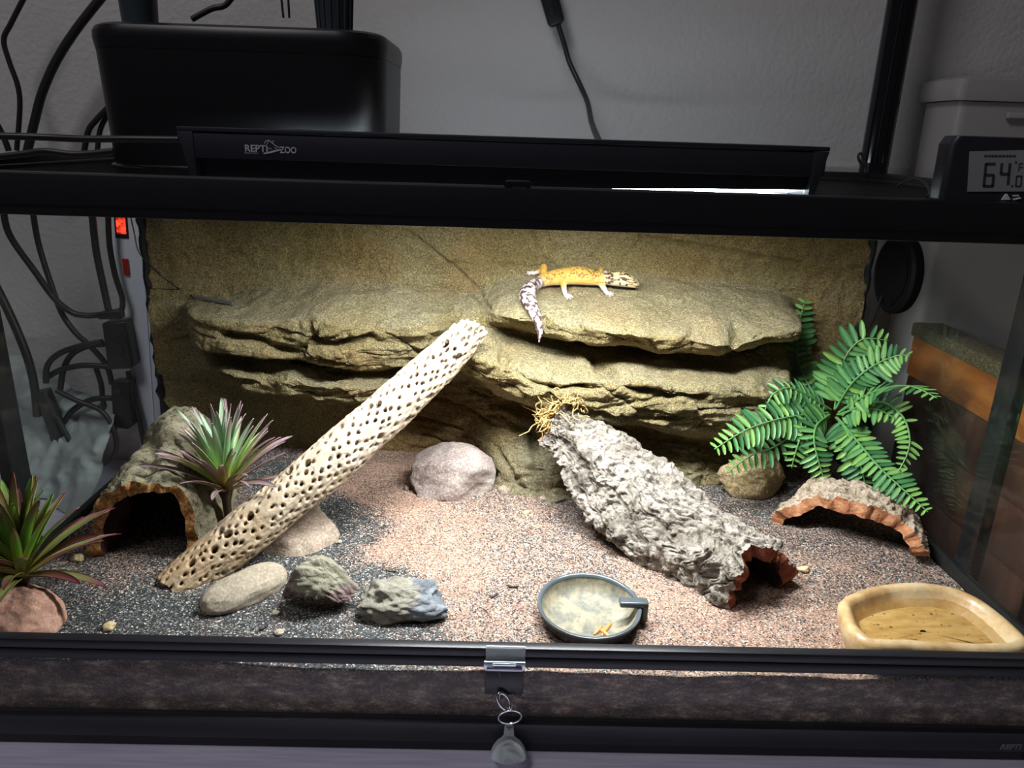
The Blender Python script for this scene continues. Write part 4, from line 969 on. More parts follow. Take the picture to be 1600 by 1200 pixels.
# ================================================================== cholla stick
def cholla():
    A0 = np.array([-.3160, .1130, .0700]); A1 = np.array([-.0335, .322, .2880])
    mid = (A0+A1)/2+np.array([.004, -.002, -.006])
    nl, na = 760, 210
    tl = np.linspace(0, 1, nl)
    ctr = ((1-tl)**2)[:, None]*A0+(2*tl*(1-tl))[:, None]*(2*mid-(A0+A1)/2)+(tl**2)[:, None]*A1
    L = np.linalg.norm(np.diff(ctr, axis=0), axis=1).sum()
    rad = np.interp(tl, [0, .06, .2, .5, .8, .93, 1], [.0175, .0195, .0222, .0238, .0215, .0185, .0165])
    ax = (A1-A0)/np.linalg.norm(A1-A0); e1 = np.cross(ax, [0, 0, 1.0]); e1 /= np.linalg.norm(e1); e2 = np.cross(e1, ax)
    th_ = np.linspace(0, 2*math.pi, na, endpoint=False)
    # holes on a skewed, jittered lattice in (s, w): s along, w around
    R_ = np.random.default_rng(3); S_, W_ = L, 2*math.pi*.0225
    holes = []
    rowsN, colsN = 58, 14
    for i in range(rowsN):
        for j in range(colsN):
            t_ = (i+0.5)/rowsN; s_ = t_*S_+R_.normal()*.0011
            w_ = ((j+(i % 2)*0.5+i*0.11)/colsN*W_+R_.normal()*.0010) % W_
            if R_.random() < 0.10: continue
            big = R_.random() < 0.05
            sc = np.interp(t_, [0, .3, .6, .8, .9, 1], [.92, 1.0, 1.12, 1.22, 1.5, 1.9])
            if big: a_, b_ = R_.uniform(.0036, .0050)*sc, R_.uniform(.0030, .0038)*sc
            else: a_, b_ = R_.uniform(.0016, .0026)*sc, R_.uniform(.0012, .0019)*sc
            holes.append((s_, w_, a_, b_, R_.normal()*.25+0.25))
    Ld = np.linalg.norm(A1-A0)
    for (px, py, sz) in ((607, 597, 1.0), (592, 630, .95), (533, 666, .85), (470, 713, 1.1), (392, 806, .9), (373, 787, .75), (696, 536, 1.2), (715, 508, .9), (541, 652, .6), (336, 858, .8), (300, 880, .8)):
        d = ray(px, py); tv = np.linspace(.5, 1.3, 1600)[:, None]; q = CAM+tv*d; rel = q-A0; u_ = rel@ax/Ld
        k_ = np.clip((u_*(nl-1)).astype(int), 0, nl-1); rr_ = np.linalg.norm(q-ctr[k_], axis=1)
        w_in = np.where(rr_ < rad[k_]+.0005)[0]
        if not len(w_in): continue
        m0 = w_in[0]; off_ = q[m0]-ctr[k_[m0]]
        holes = [h for h in holes if np.hypot(h[0]-u_[m0]*S_, ((h[1]-(math.atan2(off_@e2, off_@e1) % (2*math.pi))/(2*math.pi)*W_+W_/2) % W_)-W_/2) > .0062*sz+.001]
        holes.append((u_[m0]*S_, (math.atan2(off_@e2, off_@e1) % (2*math.pi))/(2*math.pi)*W_, .0050*sz, .0042*sz, 0.4))
    holes = np.array(holes)
    # big knots that show in the photograph: nudge by clearing small ones around them
    s = tl*S_; wv = th_/(2*math.pi)*W_
    f = np.full((nl, na), 9.0); gd = np.zeros((nl, na, 2))
    rs = S_/(nl-1); rw = W_/na
    for (hs, hw, a_, b_, an) in holes:
        i0, i1 = max(0, int((hs-.009)/rs)), min(nl, int((hs+.009)/rs)+1)
        j = np.arange(int((hw-.009)/rw), int((hw+.009)/rw)+1)
        ds = (s[i0:i1, None]-hs); dw = (j[None]*rw-hw)
        ca, sa = math.cos(an), math.sin(an)
        p_, q_ = ds*ca+dw*sa, -ds*sa+dw*ca
        val = np.sqrt((p_/a_)**2+(q_/b_)**2)
        # signed distance-like in metres
        sdv = (val-1)*min(a_, b_)
        jj = j % na
        cur = f[i0:i1][:, jj]; f[i0:i1, jj] = np.minimum(cur, sdv)
    raise_ = 0.0010*sstep(0.0, 0.0016, f)                       # rims fall off towards each hole
    strand = fbm(np.stack([np.repeat((s*120)[:, None], na, 1), np.repeat((np.cos(th_)*7)[None], nl, 0), np.repeat((np.sin(th_)*7)[None], nl, 0)], -1), 3, 7)*0.0006
    lump = fbm(np.stack([np.repeat((s*22)[:, None], na, 1), np.repeat((np.cos(th_)*1.3)[None], nl, 0), np.repeat((np.sin(th_)*1.3)[None], nl, 0)], -1), 2, 9)*0.0014
    ro = rad[:, None]+raise_+strand+lump
    ct, st = np.cos(th_), np.sin(th_)
    dirv = ct[:, None]*e1+st[:, None]*e2
    Vo = ctr[:, None]+dirv[None]*ro[..., None]
    Vi = ctr[:, None]+dirv[None]*(rad[:, None]+lump-0.0058)[..., None]
    # keep faces whose centre is outside all holes; ragged ends
    fc = (f+np.roll(f, -1, 1)); fc = (fc[:-1]+fc[1:])/4
    keep = fc > 0
    tm = (tl[:-1]+tl[1:])/2
    rag0 = 0.012+0.012*vnoise(np.stack([ct*2.5, st*2.5, ct*0], -1), 4); rag1 = 0.965+0.035*vnoise(np.stack([ct*3.2, st*3.2, ct*0], -1), 6)
    keep &= (tm[:, None] > rag0[None]) & (tm[:, None] < rag1[None])
    # snap kept border vertices onto hole edges for smooth rims
    gs, gw = np.gradient(f, rs, rw); g2 = gs**2+gw**2+1e-9
    nearm = np.abs(f) < 0.0007
    ms_, mw_ = np.where(nearm, -f*gs/g2, 0), np.where(nearm, -f*gw/g2, 0)
    ms_, mw_ = np.clip(ms_, -.0006, .0006), np.clip(mw_, -.0006, .0006)
    tang = -st[:, None]*e1+ct[:, None]*e2
    shift = ms_[..., None]*ax+mw_[..., None]*tang[None]
    Vo = Vo+shift; Vi = Vi+shift
    Fg = grid_faces(nl, na, False, True).reshape(nl-1, na, 4)
    Fk = Fg[keep]; n = nl*na
    # walls along the borders of kept faces
    walls = []
    k = keep
    up_ = np.zeros_like(k); up_[:-1] = k[1:]; dn = np.zeros_like(k); dn[1:] = k[:-1]
    rt = np.roll(k, -1, 1); lf = np.roll(k, 1, 1)
    for msk, (i_, j_) in ((k & ~dn, (0, 3)), (k & ~up_, (2, 1)), (k & ~lf, (1, 0)), (k & ~rt, (3, 2))):
        q = Fg[msk]; walls.append(np.stack([q[:, i_], q[:, j_], q[:, j_]+n, q[:, i_]+n], -1))
    F = np.vstack([Fk, Fk[:, ::-1]+n]+walls)
    V = np.vstack([Vo.reshape(-1, 3), Vi.reshape(-1, 3)])
    used = np.zeros(len(V), bool); used[F.ravel()] = True; remap = np.cumsum(used)-1
    V = V[used]; F = remap[F]
    me = make_mesh('cholla_stick', V, F, M['cholla_wood'])
    tv = ((V-A0)@ax)/np.linalg.norm(A1-A0)
    add_val(me, np.clip(0.75*(1-sstep(0.0, 0.45, tv))+0.15*vnoise(V*60, 3), 0, 1), 'weather')
    return tag(obj('cholla_stick', me, None, (-.29, .13, .085)), 'pale hollow cholla wood stick full of holes leaning on the rock ledge', 'wood')
cholla()

# ================================================================== cork pieces
def cork_half(name, label, axis, wids, hts, th, arc, bark, cutm, dispf, nu=260, nv=240, rag=(0.02, 0.02), tilt=0.0, seed=0, inner_mat=None):
    ax_ = [np.asarray(p, float) for p in axis]; C_ = np.array(smooth_path(ax_, 40)); tl = np.linspace(0, 1, len(C_))
    u = np.linspace(0, 1, nu); ctr = np.stack([np.interp(u, tl, C_[:, k]) for k in range(3)], -1)
    T = np.gradient(ctr, axis=0); T /= np.linalg.norm(T, axis=1, keepdims=True)
    S_ = np.cross(T, [0, 0, 1.0]); S_ /= np.linalg.norm(S_, axis=1, keepdims=True); Up = np.cross(S_, T)
    ct, st = math.cos(tilt), math.sin(tilt); S2 = S_*ct+Up*st; U2 = -S_*st+Up*ct
    a = np.radians(np.linspace(arc[0], arc[1], nv))
    w = np.interp(u, np.linspace(0, 1, len(wids)), wids); h = np.interp(u, np.linspace(0, 1, len(hts)), hts)
    # ragged ends
    r0 = rag[0]*vnoise(np.stack([a*2.2, a*0+seed, a*0], -1), seed+1)+rag[0]*0.5*vnoise(np.stack([a*7, a*0+seed, a*0], -1), seed+2); r1 = rag[1]*vnoise(np.stack([a*2.2, a*0+seed+9, a*0], -1), seed+3)+rag[1]*0.5*vnoise(np.stack([a*7, a*0+9, a*0], -1), seed+4)
    uu = u[:, None]*(1+r1[None]-r0[None])+r0[None]
    out = np.zeros((nu, nv, 3)); nor = np.zeros((nu, nv, 3))
    L = np.linalg.norm(C_[-1]-C_[0])
    base = ctr[:, None]+T[:, None]*((uu-u[:, None])*L)[..., None]
    dirn = np.cos(a)[None, :, None]*S2[:, None]*w[:, None, None]+np.sin(a)[None, :, None]*U2[:, None]*h[:, None, None]
    P_ = base+dirn
    N_ = np.cos(a)[None, :, None]*S2[:, None]*h[:, None, None]+np.sin(a)[None, :, None]*U2[:, None]*w[:, None, None]; N_ /= np.linalg.norm(N_, axis=-1, keepdims=True)
    q = np.stack([np.repeat(u[:, None]*L, nv, 1), np.repeat((a*np.mean(wids))[None], nu, 0), np.zeros((nu, nv))], -1)      # unrolled bark sheet
    low, hi = dispf(q, P_)
    Po = P_+N_*(low+hi)[..., None]
    Pi = P_-N_*(th-low+0.25*fbm(P_*50, 3, seed+8)*th*0.8)[..., None]
    o = thing(name, label, 'cork bark', tuple(C_[0]))
    obj('bark', make_mesh('bark', Po.reshape(-1, 3), grid_faces(nu, nv), M[bark]), o)
    # inner face and cut edges; the cut edge is slightly rough
    tag(obj('inner_face', make_mesh('inner_face', Pi.reshape(-1, 3), grid_faces(nu, nv)[:, ::-1].copy(), M[inner_mat or 'cork_inside']), o), 'dark brown hollow underside')
    k = 5; V = []; F = []; off = 0
    def strip(A, B, flip):
        nonlocal off
        n = len(A); tt = np.linspace(0, 1, k)[:, None, None]; G_ = A[None]*(1-tt)+B[None]*tt
        G_[1:-1] += (fbm(G_[1:-1]*220, 3, seed+20)*0.0016)[..., None]*np.array([.6, -.6, .5])
        V.append(G_.reshape(-1, 3)); f = grid_faces(k, n)+off; F.append(f[:, ::-1] if flip else f); off += k*n
    strip(Po[0], Pi[0], True); strip(Po[-1], Pi[-1], False); strip(Po[:, 0], Pi[:, 0], False); strip(Po[:, -1], Pi[:, -1], True)
    me = make_mesh('cut_edge', np.vstack(V), np.vstack(F), M[cutm])
    tag(obj('cut_edge', me, o), 'raw reddish or orange brown cut edge')
    return o
def terrace(b, n, soft=0.22):
    k = np.floor(b*n); f_ = b*n-k; return (k+sstep(0, soft, f_))/n
def bark_rough(q, P_):
    low = fbm(q*26, 3, 1)*0.005
    wq_ = q+np.stack([fbm(q*60, 3, 5), fbm(q*60, 3, 6), q[..., 2]*0], -1)*0.006
    t1_ = terrace(fbm(np.stack([wq_[..., 0]*20, wq_[..., 1]*46, wq_[..., 2]], -1), 3, 14), 3.2, 0.10)
    t2_ = terrace(fbm(np.stack([wq_[..., 0]*110, wq_[..., 1]*60, wq_[..., 2]+4], -1), 3, 15), 2.5, 0.12)
    fis = np.exp(-(vnoise(np.stack([wq_[..., 0]*22, wq_[..., 1]*75, wq_[..., 2]], -1), 16)/0.10)**2)
    hi = t1_*0.0095+t2_*0.0026-fis*0.0050+fbm(q*260, 3, 2)*0.0008
    return low, np.clip(hi, -.0085, .014)
cork_half('cork_tube', 'long rough grey cork bark tube sloping down from the rock ledge',
          [(.2400, .112, .0780), (.212, .160, .0850), (.150, .226, .112), (.090, .279, .152), (.0560, .305, .176)],
          [.043, .045, .049, .052, .050, .043, .033, .024, .020], [.058, .054, .050, .047, .044, .040, .034, .026, .022], .0105, (-14, 194), 'cork_grey', 'cork_cut_red', bark_rough, 320, 260, (.03, .015), 0.10, 3)
def bark_left(q, P_):
    d1_, d2_, idv_ = worley(np.stack([q[..., 0]*80, q[..., 1]*80, q[..., 2]], -1), 13)
    rim = sstep(.05, .0, q[..., 0])
    low = fbm(q*20, 3, 4)*0.008
    grv = np.exp(-(((q[..., 1]-.078)-0.30*q[..., 0])/.012)**2)*0.010*sstep(.0, .02, q[..., 0])*sstep(.13, .08, q[..., 0])
    rip = np.sin(q[..., 0]*330+vnoise(q*30, 3)*1.5)*0.0020*np.exp(-((q[..., 1]-.060)/.03)**2)*sstep(.0, .02, q[..., 0])*sstep(.12, .07, q[..., 0])
    side = sstep(.10, .135, q[..., 1])
    hi = fbm(q*70, 4, 6)*0.0016+side*((idv_-0.4)*0.008-0.004*np.exp(-((d2_-d1_)/0.1)**2))+rip+fbm(q*200, 3, 8)*0.0006
    return low-grv, hi
cork_half('cork_arch', 'arched olive grey cork bark hide behind the left rosette plants',
          [(-.3480, .160, .0790), (-.3510, .215, .0810), (-.3580, .270, .0830), (-.3680, .325, .0850)],
          [.055, .057, .056, .052, .048], [.090, .094, .097, .099, .096], .0105, (-4, 184), 'cork_olive', 'cork_cut_orange', bark_left, 230, 240, (.05, .04), 0.0, 11)
def bark_small(q, P_):
    d1_, d2_, idv_ = worley(np.stack([q[..., 0]*110, q[..., 1]*60, q[..., 2]], -1), 23)
    low = fbm(q*24, 3, 24)*0.006
    hi = fbm(np.stack([q[..., 0]*50, q[..., 1]*150, q[..., 2]], -1), 4, 26)*0.0020+(idv_-0.5)*0.0026*sstep(.03, .2, d2_-d1_)-0.002*np.exp(-((d2_-d1_)/0.08)**2)+fbm(q*220, 3, 28)*0.0007
    return low, hi
Sv = np.array([.135, -.080]); Sv /= np.linalg.norm(Sv); Dv = np.array([-Sv[1], Sv[0]])
c0 = np.array([.3725, .2130]); 
cork_half('cork_slab', 'short curved piece of tan cork bark propped under the fern',
          [(c0[0], c0[1], .0800), (c0[0]+Dv[0]*.028, c0[1]+Dv[1]*.028, .0805), (c0[0]+Dv[0]*.056, c0[1]+Dv[1]*.056, .081)],
          [.077, .075, .070], [.060, .060, .056], .0145, (10, 186), 'cork_tan', 'cork_cut_tan', bark_small, 130, 260, (.10, .06), 0.03, 31)
# moss tuft where the cork tube meets the ledge
ms_ = thing('moss_tuft', 'tuft of yellow dried moss at the top of the grey cork tube', 'moss', on_y(868, 640, .30))
R_ = np.random.default_rng(5)
mm = MB()
for k in range(130):
    t_ = R_.random(); px, py = (848+60*t_, 655-32*math.sin(t_*2.2)+14*(t_ > .8)*(t_-.8)*5) if R_.random() < .7 else (846+12*R_.random(), 640+38*R_.random())
    c_ = on_y(px+R_.normal()*3, py+R_.normal()*3, .292+R_.normal()*.004); Q = [c_]
    d_ = R_.normal(size=3)*.0020
    for j in range(5): d_ = d_*0.7+R_.normal(size=3)*.0019; Q.append(Q[-1]+d_)
    mm.tube(Q, [.0005, .0007, .0003], 5, sm=2)
tag(mm.build('moss_strands', M['moss'], ms_), kind='stuff')

# ================================================================== plants
def leaf_mesh(base, az, el, L, w, droop, curl, seed, colfun, n=16, twist=0.0):
    """strap leaf: two-faced, keeled, tapering; returns mesh in world space"""
    d_h = np.array([math.cos(az), math.sin(az), 0.0]); up = np.array([0, 0, 1.0]); sd_ = np.array([-d_h[1], d_h[0], 0.0])
    p = np.asarray(base, float).copy(); e = el; V = []; Cc = []; st = L/n; m = 7
    R_ = np.random.default_rng(seed); wig = R_.normal()*.25
    for i in range(n+1):
        t_ = i/n; ww = w*(0.50+0.9*t_)*(1-t_)**0.62*1.35 if t_ < 1 else 0.0
        ww = max(ww, 0.00035); fw = d_h*math.cos(e)+up*math.sin(e); nr = -d_h*math.sin(e)+up*math.cos(e)
        s2 = sd_*math.cos(twist*t_)+nr*math.sin(twist*t_); n2 = -sd_*math.sin(twist*t_)+nr*math.cos(twist*t_)
        for k in range(m):
            q = (k/(m-1)-.5)*2; V.append(p+s2*ww*q+n2*(curl*ww*(q*q)*(1-0.5*t_))); Cc.append(colfun(t_, abs(q)))
        p = p+(fw+sd_*wig*0.25*t_)*st; e -= droop/n*(0.3+1.4*t_)
    V = np.array(V); nV = len(V); nn = np.zeros_like(V)
    G_ = V.reshape(n+1, m, 3); Nn = grid_normals(G_).reshape(-1, 3)
    V2 = V-Nn*0.0006; F = grid_faces(n+1, m); rimA = []
    loop = list(range(m))+[i*m+m-1 for i in range(1, n+1)]+[n*m+k for k in range(m-2, -1, -1)]+[i*m for i in range(n-1, 0, -1)]
    for a_, b_ in zip(loop, loop[1:]+loop[:1]): rimA.append([a_, b_, b_+nV, a_+nV])
    me = make_mesh('leaf', np.vstack([V, V2]), np.vstack([F[:, ::-1], F+nV, np.array(rimA)]), M['rosette_leaf'])
    add_col(me, np.vstack([Cc, Cc])); return me
def lerp3(a, b, t_): return tuple(a[i]+(b[i]-a[i])*t_ for i in range(3))
def rosette(label, base, N_, Lr, w, seed, cols, lean=(0, 0), elr=(0.25, 1.45), squash_az=None):
    o = thing('rosette_plant', label, 'plant', tuple(base)); R_ = np.random.default_rng(seed)
    for i in range(N_):
        f = (i+0.5)/N_                      # 0 = outer, 1 = inner
        az = i*2.39996+R_.normal()*.18; el = elr[0]+(elr[1]-elr[0])*f**0.8+R_.normal()*.07
        el += lean[0]*math.cos(az)+lean[1]*math.sin(az)
        L = Lr[0]+(Lr[1]-Lr[0])*f; L *= R_.uniform(.85, 1.15)
        b_, g_, t3 = cols(f, R_.random())
        def cf(t_, q, b_=b_, g_=g_, t3=t3):
            c = lerp3(b_, g_, min(1, t_/0.42)) if t_ < .55 else lerp3(g_, t3, min(1, (t_-.55)/.40))
            return lerp3(c, t3, 0.25*q*q*(t_ > .2))
        me = leaf_mesh(np.asarray(base)+np.array([math.cos(az), math.sin(az), 0])*.004*(1-f)+np.array([0, 0, .010*f]), az, el, L, w*R_.uniform(.8, 1.15), R_.uniform(.25, .75)*(1.1-0.6*f), 0.5, seed*100+i, cf, twist=R_.normal()*.35)
        obj('leaf', me, o)
    MB().lathe([(.0035, -.040), (.0045, -.01), (.0075, .0), (.006, .010), (.002, .016)], tuple(base), 16).build('stem', M['plant_core'], o)
    return o
G1, G2, PU, YG, RD = srgb(128, 186, 118), srgb(164, 206, 156), srgb(160, 128, 138), srgb(170, 190, 52), srgb(170, 108, 80)
def cols_a(f, r):
    if f < .30: return lerp3(RD, YG, .35), srgb(132, 110, 96), srgb(150, 124, 134)
    if f < .66: return srgb(182, 198, 60), lerp3(G1, YG, .45) if r < .7 else srgb(142, 124, 60), PU
    return srgb(192, 206, 62), G2 if r < .7 else G1, srgb(156, 176, 150) if r < .6 else PU
rosette('green and purple rosette plant between the cork arch and the cholla stick', (-.2830, .1950, .1390), 64, (.072, .080), .0043, 2, cols_a, elr=(.42, 1.5))
G3, PU2 = srgb(104, 158, 50), srgb(104, 44, 58)
def cols_b(f, r):
    if f < .45: return srgb(136, 132, 50), srgb(112, 70, 56) if r < .65 else srgb(120, 130, 70), PU2
    return srgb(168, 164, 48), G3 if r < .55 else srgb(124, 104, 56), srgb(130, 80, 66) if r < .6 else srgb(110, 150, 60)
rosette('dark red and green rosette plant on the pink stone at the front left', (-.4150, .0680, .1160), 54, (.074, .082), .0052, 9, cols_b, elr=(.20, 1.5))

def leaflet_mesh():
    V = []; prof = [(0, .10), (.06, .5), (.2, .92), (.45, 1.0), (.72, .86), (.9, .55), (1.0, .12)]
    for t_, w_ in prof:
        for q in (-1, 0, 1): V.append((t_, q*w_*.155, (abs(q)*.035)-(t_-.5)**2*.10))
    n = len(V); V2 = [(a, b, c-.012) for a, b, c in V]; Fg = grid_faces(len(prof), 3).tolist()
    lp = [0, 1, 2]+[i*3+2 for i in range(1, 7)]+[19, 18]+[i*3 for i in range(5, 0, -1)]
    F = [f[::-1] for f in Fg]+[[i+n for i in f] for f in Fg]+[[a, b, b+n, a+n] for a, b in zip(lp, lp[1:]+lp[:1])]
    return make_mesh('leaflet', V+V2, [f[::-1] for f in F], M['fern_leaflet'])
LEAFLET = leaflet_mesh()
fern = thing('fern', 'bright green artificial fern in the right back corner', 'plant', (.378, .335, .19))
fo = origin(fern)
fronds = [  # (pixel x, pixel y, depth) along the midrib, leaflet length, pairs, face-normal hint
 ([(1292, 640, .345), (1266, 606, .365), (1246, 560, .395), (1248, 510, .410), (1258, 468, .420)], .026, 15, (0, -1, .2)),
 ([(1304, 640, .335), (1312, 590, .34), (1322, 556, .335), (1348, 530, .33), (1388, 532, .32)], .027, 13, (-.3, -1, .4)),
 ([(1306, 638, .33), (1330, 600, .32), (1362, 573, .31), (1400, 556, .295), (1421, 556, .285)], .024, 14, (0, -.8, .8)),
 ([(1310, 645, .325), (1345, 622, .31), (1385, 606, .28), (1425, 604, .24), (1464, 622, .205)], .021, 14, (0, -.7, .9)),
 ([(1312, 648, .32), (1372, 628, .30), (1408, 648, .275), (1421, 680, .25), (1418, 708, .235), (1403, 738, .225)], .016, 17, (-.3, -1, .2)),
 ([(1308, 652, .32), (1340, 690, .29), (1372, 728, .255), (1408, 762, .225), (1450, 800, .195)], .021, 17, (-.2, -.8, .7)),
 ([(1306, 652, .325), (1322, 672, .305), (1334, 698, .29), (1348, 738, .275), (1352, 765, .27)], .024, 11, (-.2, -.9, .6)),
 ([(1296, 648, .325), (1276, 664, .30), (1272, 690, .285), (1280, 724, .275), (1290, 756, .272)], .020, 13, (0, -1, .3)),
 ([(1290, 650, .325), (1262, 664, .30), (1250, 686, .29), (1242, 710, .285), (1237, 731, .283)], .018, 10, (0, -1, .3)),
 ([(1294, 645, .33), (1256, 648, .31), (1212, 656, .29), (1165, 672, .27), (1116, 702, .25)], .024, 17, (0, -.9, .6)),
 ([(1292, 650, .33), (1252, 672, .305), (1210, 698, .29), (1172, 713, .28), (1138, 738, .27)], .020, 14, (0, -.9, .6)),
 ([(1298, 640, .34), (1262, 618, .33), (1232, 606, .32), (1206, 618, .31), (1192, 650, .30)], .018, 12, (0, -.7, .9)),
 ([(1308, 648, .33), (1340, 640, .31), (1372, 640, .29), (1400, 655, .275)], .020, 9, (0, -.8, .8)),
]
lf_all = []
for fi, (pts, ll, pairs, hint) in enumerate(fronds):
    pairs = int(pairs*1.2)
    Q = np.array(smooth_path([on_y(a, b, y_) for a, b, y_ in pts], 12)); Q[:, 0] = np.minimum(Q[:, 0], .4405)
    fr_o = MB().tube(Q[::2], [.0014, .0011, .0005], 6).build('frond', M['fern_stem'], fern)
    cum = np.concatenate([[0], np.cumsum(np.linalg.norm(np.diff(Q, axis=0), axis=1))]); cum /= cum[-1]
    hn = np.array(hint, float); hn /= np.linalg.norm(hn)
    for k in range(pairs):
        t_ = 0.10+0.90*k/(pairs-0.5); p = np.array([np.interp(t_, cum, Q[:, c]) for c in range(3)]); p2 = np.array([np.interp(min(1, t_+.03), cum, Q[:, c]) for c in range(3)]); p1 = np.array([np.interp(t_-.03, cum, Q[:, c]) for c in range(3)])
        tg = (p2-p1)/np.linalg.norm(p2-p1); sd_ = np.cross(tg, hn); sd_ /= np.linalg.norm(sd_); nr = np.cross(sd_, tg)
        sc = 1.12*ll*(0.55+0.45*math.sin(math.pi*min(1, t_*1.25+.18)) if t_ < .6 else 1.0-0.72*((t_-.6)/.4)**1.2)
        for s in (-1, 1):
            x_ = sd_*s*math.cos(.32)+tg*math.sin(.32)-nr*(.10+.12*rng.random())+rng.normal(size=3)*.05; x_ /= np.linalg.norm(x_)
            z_ = nr-x_*(nr@x_); z_ /= np.linalg.norm(z_); y_ = np.cross(z_, x_)
            s3 = sc*rng.uniform(.9, 1.08); wsc = s3*(0.95 if s3 > .014 else 1.15)
            mt = Matrix([[x_[i]*s3, y_[i]*wsc, z_[i]*s3, p[i]-fo[i]] for i in range(3)]+[[0, 0, 0, 1]])
            tip = p+x_*s3
            if tip[0] > .4475: continue
            lf_all.append((s3, fr_o, mt))
lf_all.sort(key=lambda e: -e[0])
for s3, fr_o, mt in lf_all[:300]:
    o = bpy.data.objects.new('leaflet', LEAFLET); C.objects.link(o); o.parent = fr_o
    lo, ro_, sc_ = mt.decompose(); o.location = lo; o.rotation_euler = ro_.to_euler(); o.scale = sc_
mbr = MB(); co = np.zeros(len(LEAFLET.vertices)*3); LEAFLET.vertices.foreach_get('co', co); co = co.reshape(-1, 3); fl = [list(p_.vertices) for p_ in LEAFLET.polygons]
for s3, fr_o, mt in lf_all[300:]:
    mbr.add([(mt @ Vector(c))+fo for c in co], fl)
if mbr.V: tag(obj('small_leaflets', make_mesh('small_leaflets', mbr.V, np.array(mbr.F), M['fern_leaflet']), fern), kind='stuff')
MB().tube([(.378, .335, .185), (.384, .350, .150), (.388, .360, .085)], [.006, .004, .003], 10).build('stem', M['fern_stem'], fern)

# ================================================================== bowls
bowl = thing('food_bowl', 'small round dark grey food bowl with a hooked tab near the front', 'bowl', (.0770, .0830, .0830))
bc_ = (.0765, .0745, .0810); Mb = Matrix.Rotation(math.radians(3), 3, 'X')
MB().lathe([(.0330, -.006), (.0400, .002), (.0450, .0135), (.0462, .0150), (.0460, .0168), (.0443, .0172), (.0428, .0160), (.0420, .0145)], bc_, 72, M=Mb, caps=(True, False)).build('shell', M['bowl_glaze'], bowl, angle=60)
MB().lathe([(.0424, .0150), (.0405, .0095), (.0360, .0030), (.0270, .0002), (.0001, -.0005)], bc_, 72, M=Mb, caps=(False, True)).build('inside', M['bowl_dusty'], bowl, angle=60)
hk = MB(); z_r = .0810+.0165
hk.box((.1030, .0680, z_r-.0005), (.1285, .0780, z_r+.0050), 0.0018, 3).box((.1225, .0680, z_r-.0150), (.1285, .0780, z_r+.0040), 0.0018, 3)
hk.build('hook_tab', M['bowl_glaze'], bowl)
wz = .0845
for (pts, lab) in (([(928, 992), (936, 984), (940, 977)], 'leftmost stubby tan mealworm in the food bowl'), ([(940, 994), (948, 982), (955, 974)], 'longest tan mealworm lying toward the bowl rim'), ([(936, 979), (942, 987), (951, 994)], 'curved tan mealworm crossing the other two')):
    Q = [on_z(a, b, wz+.0035*(pts is not None)+.001*i) for i, (a, b) in enumerate(pts)]
    tag(MB().tube(Q, [.0009, .0019, .0021, .0019, .0010], 10, sm=6).build('mealworm', M['worm'], loc=Q[0]), lab, 'mealworm', 'mealworms in the food bowl')

# water dish: outline in plan from the rim
wd = thing('water_dish', 'wide tan resin water dish in the front right corner', 'dish', (.37, .06, .083))
outl = np.array([(.2900, .0400), (.2915, .0580), (.3000, .0760), (.3180, .0900), (.3420, .1010), (.3700, .1075), (.3960, .1080), (.4180, .1010), (.4310, .0860), (.4370, .0640), (.4390, .0400), (.4370, .0220), (.4260, .0125), (.4000, .0105), (.3700, .0105), (.3350, .0105), (.3060, .0115), (.2930, .0220)])
oc = np.vstack(smooth_path([*outl, outl[0]], 8))[:-1, :2]; nO = len(oc); cen = oc.mean(0)
tg = np.roll(oc, -1, 0)-np.roll(oc, 1, 0); tg /= np.linalg.norm(tg, axis=1, keepdims=True); nin = np.stack([tg[:, 1], -tg[:, 0]], -1)
if ((cen-oc)*nin).sum() < 0: nin = -nin
aw = np.linspace(0, 2*math.pi, nO, endpoint=False)
wob = 0.0012*np.array([vnoise(np.array([[math.cos(k)*3, math.sin(k)*3, 1.0]]), 4)[0] for k in aw])
def ringz(ins, z, am=1.0): return np.column_stack([oc+nin*(ins+wob*am)[:, None], np.full(nO, z)+am*wob*0.8])
secs = [ringz(np.full(nO, .006), .078), ringz(np.full(nO, .001), .092), ringz(np.full(nO, .000), .1010), ringz(np.full(nO, .0020), .1050), ringz(np.full(nO, .0060), .1065), ringz(np.full(nO, .0095), .1055), ringz(np.full(nO, .0120), .1020), ringz(np.full(nO, .0150), .0965), ringz(np.full(nO, .0200), .0905)]
F = grid_faces(len(secs), nO, False, True)
obj('shell', make_mesh('shell', np.vstack(secs), F, M['resin_dish']), wd)
fl = [ringz(np.full(nO, .0195), .0910)]+[np.column_stack([cen+(oc+nin*.0195-cen)*k, np.full(nO, .0902)]) for k in (.8, .55, .3, .05)]
obj('floor_plate', make_mesh('floor_plate', np.vstack(fl), grid_faces(5, nO, False, True), M['resin_floor']), wd)
wt = [np.column_stack([cen+(oc+nin*(.0146)-cen)*k, np.full(nO, .0975)]) for k in (1.0, .6, .3, .02)]
obj('water', make_mesh('water', np.vstack(wt), grid_faces(4, nO, False, True), M['water']), wd)

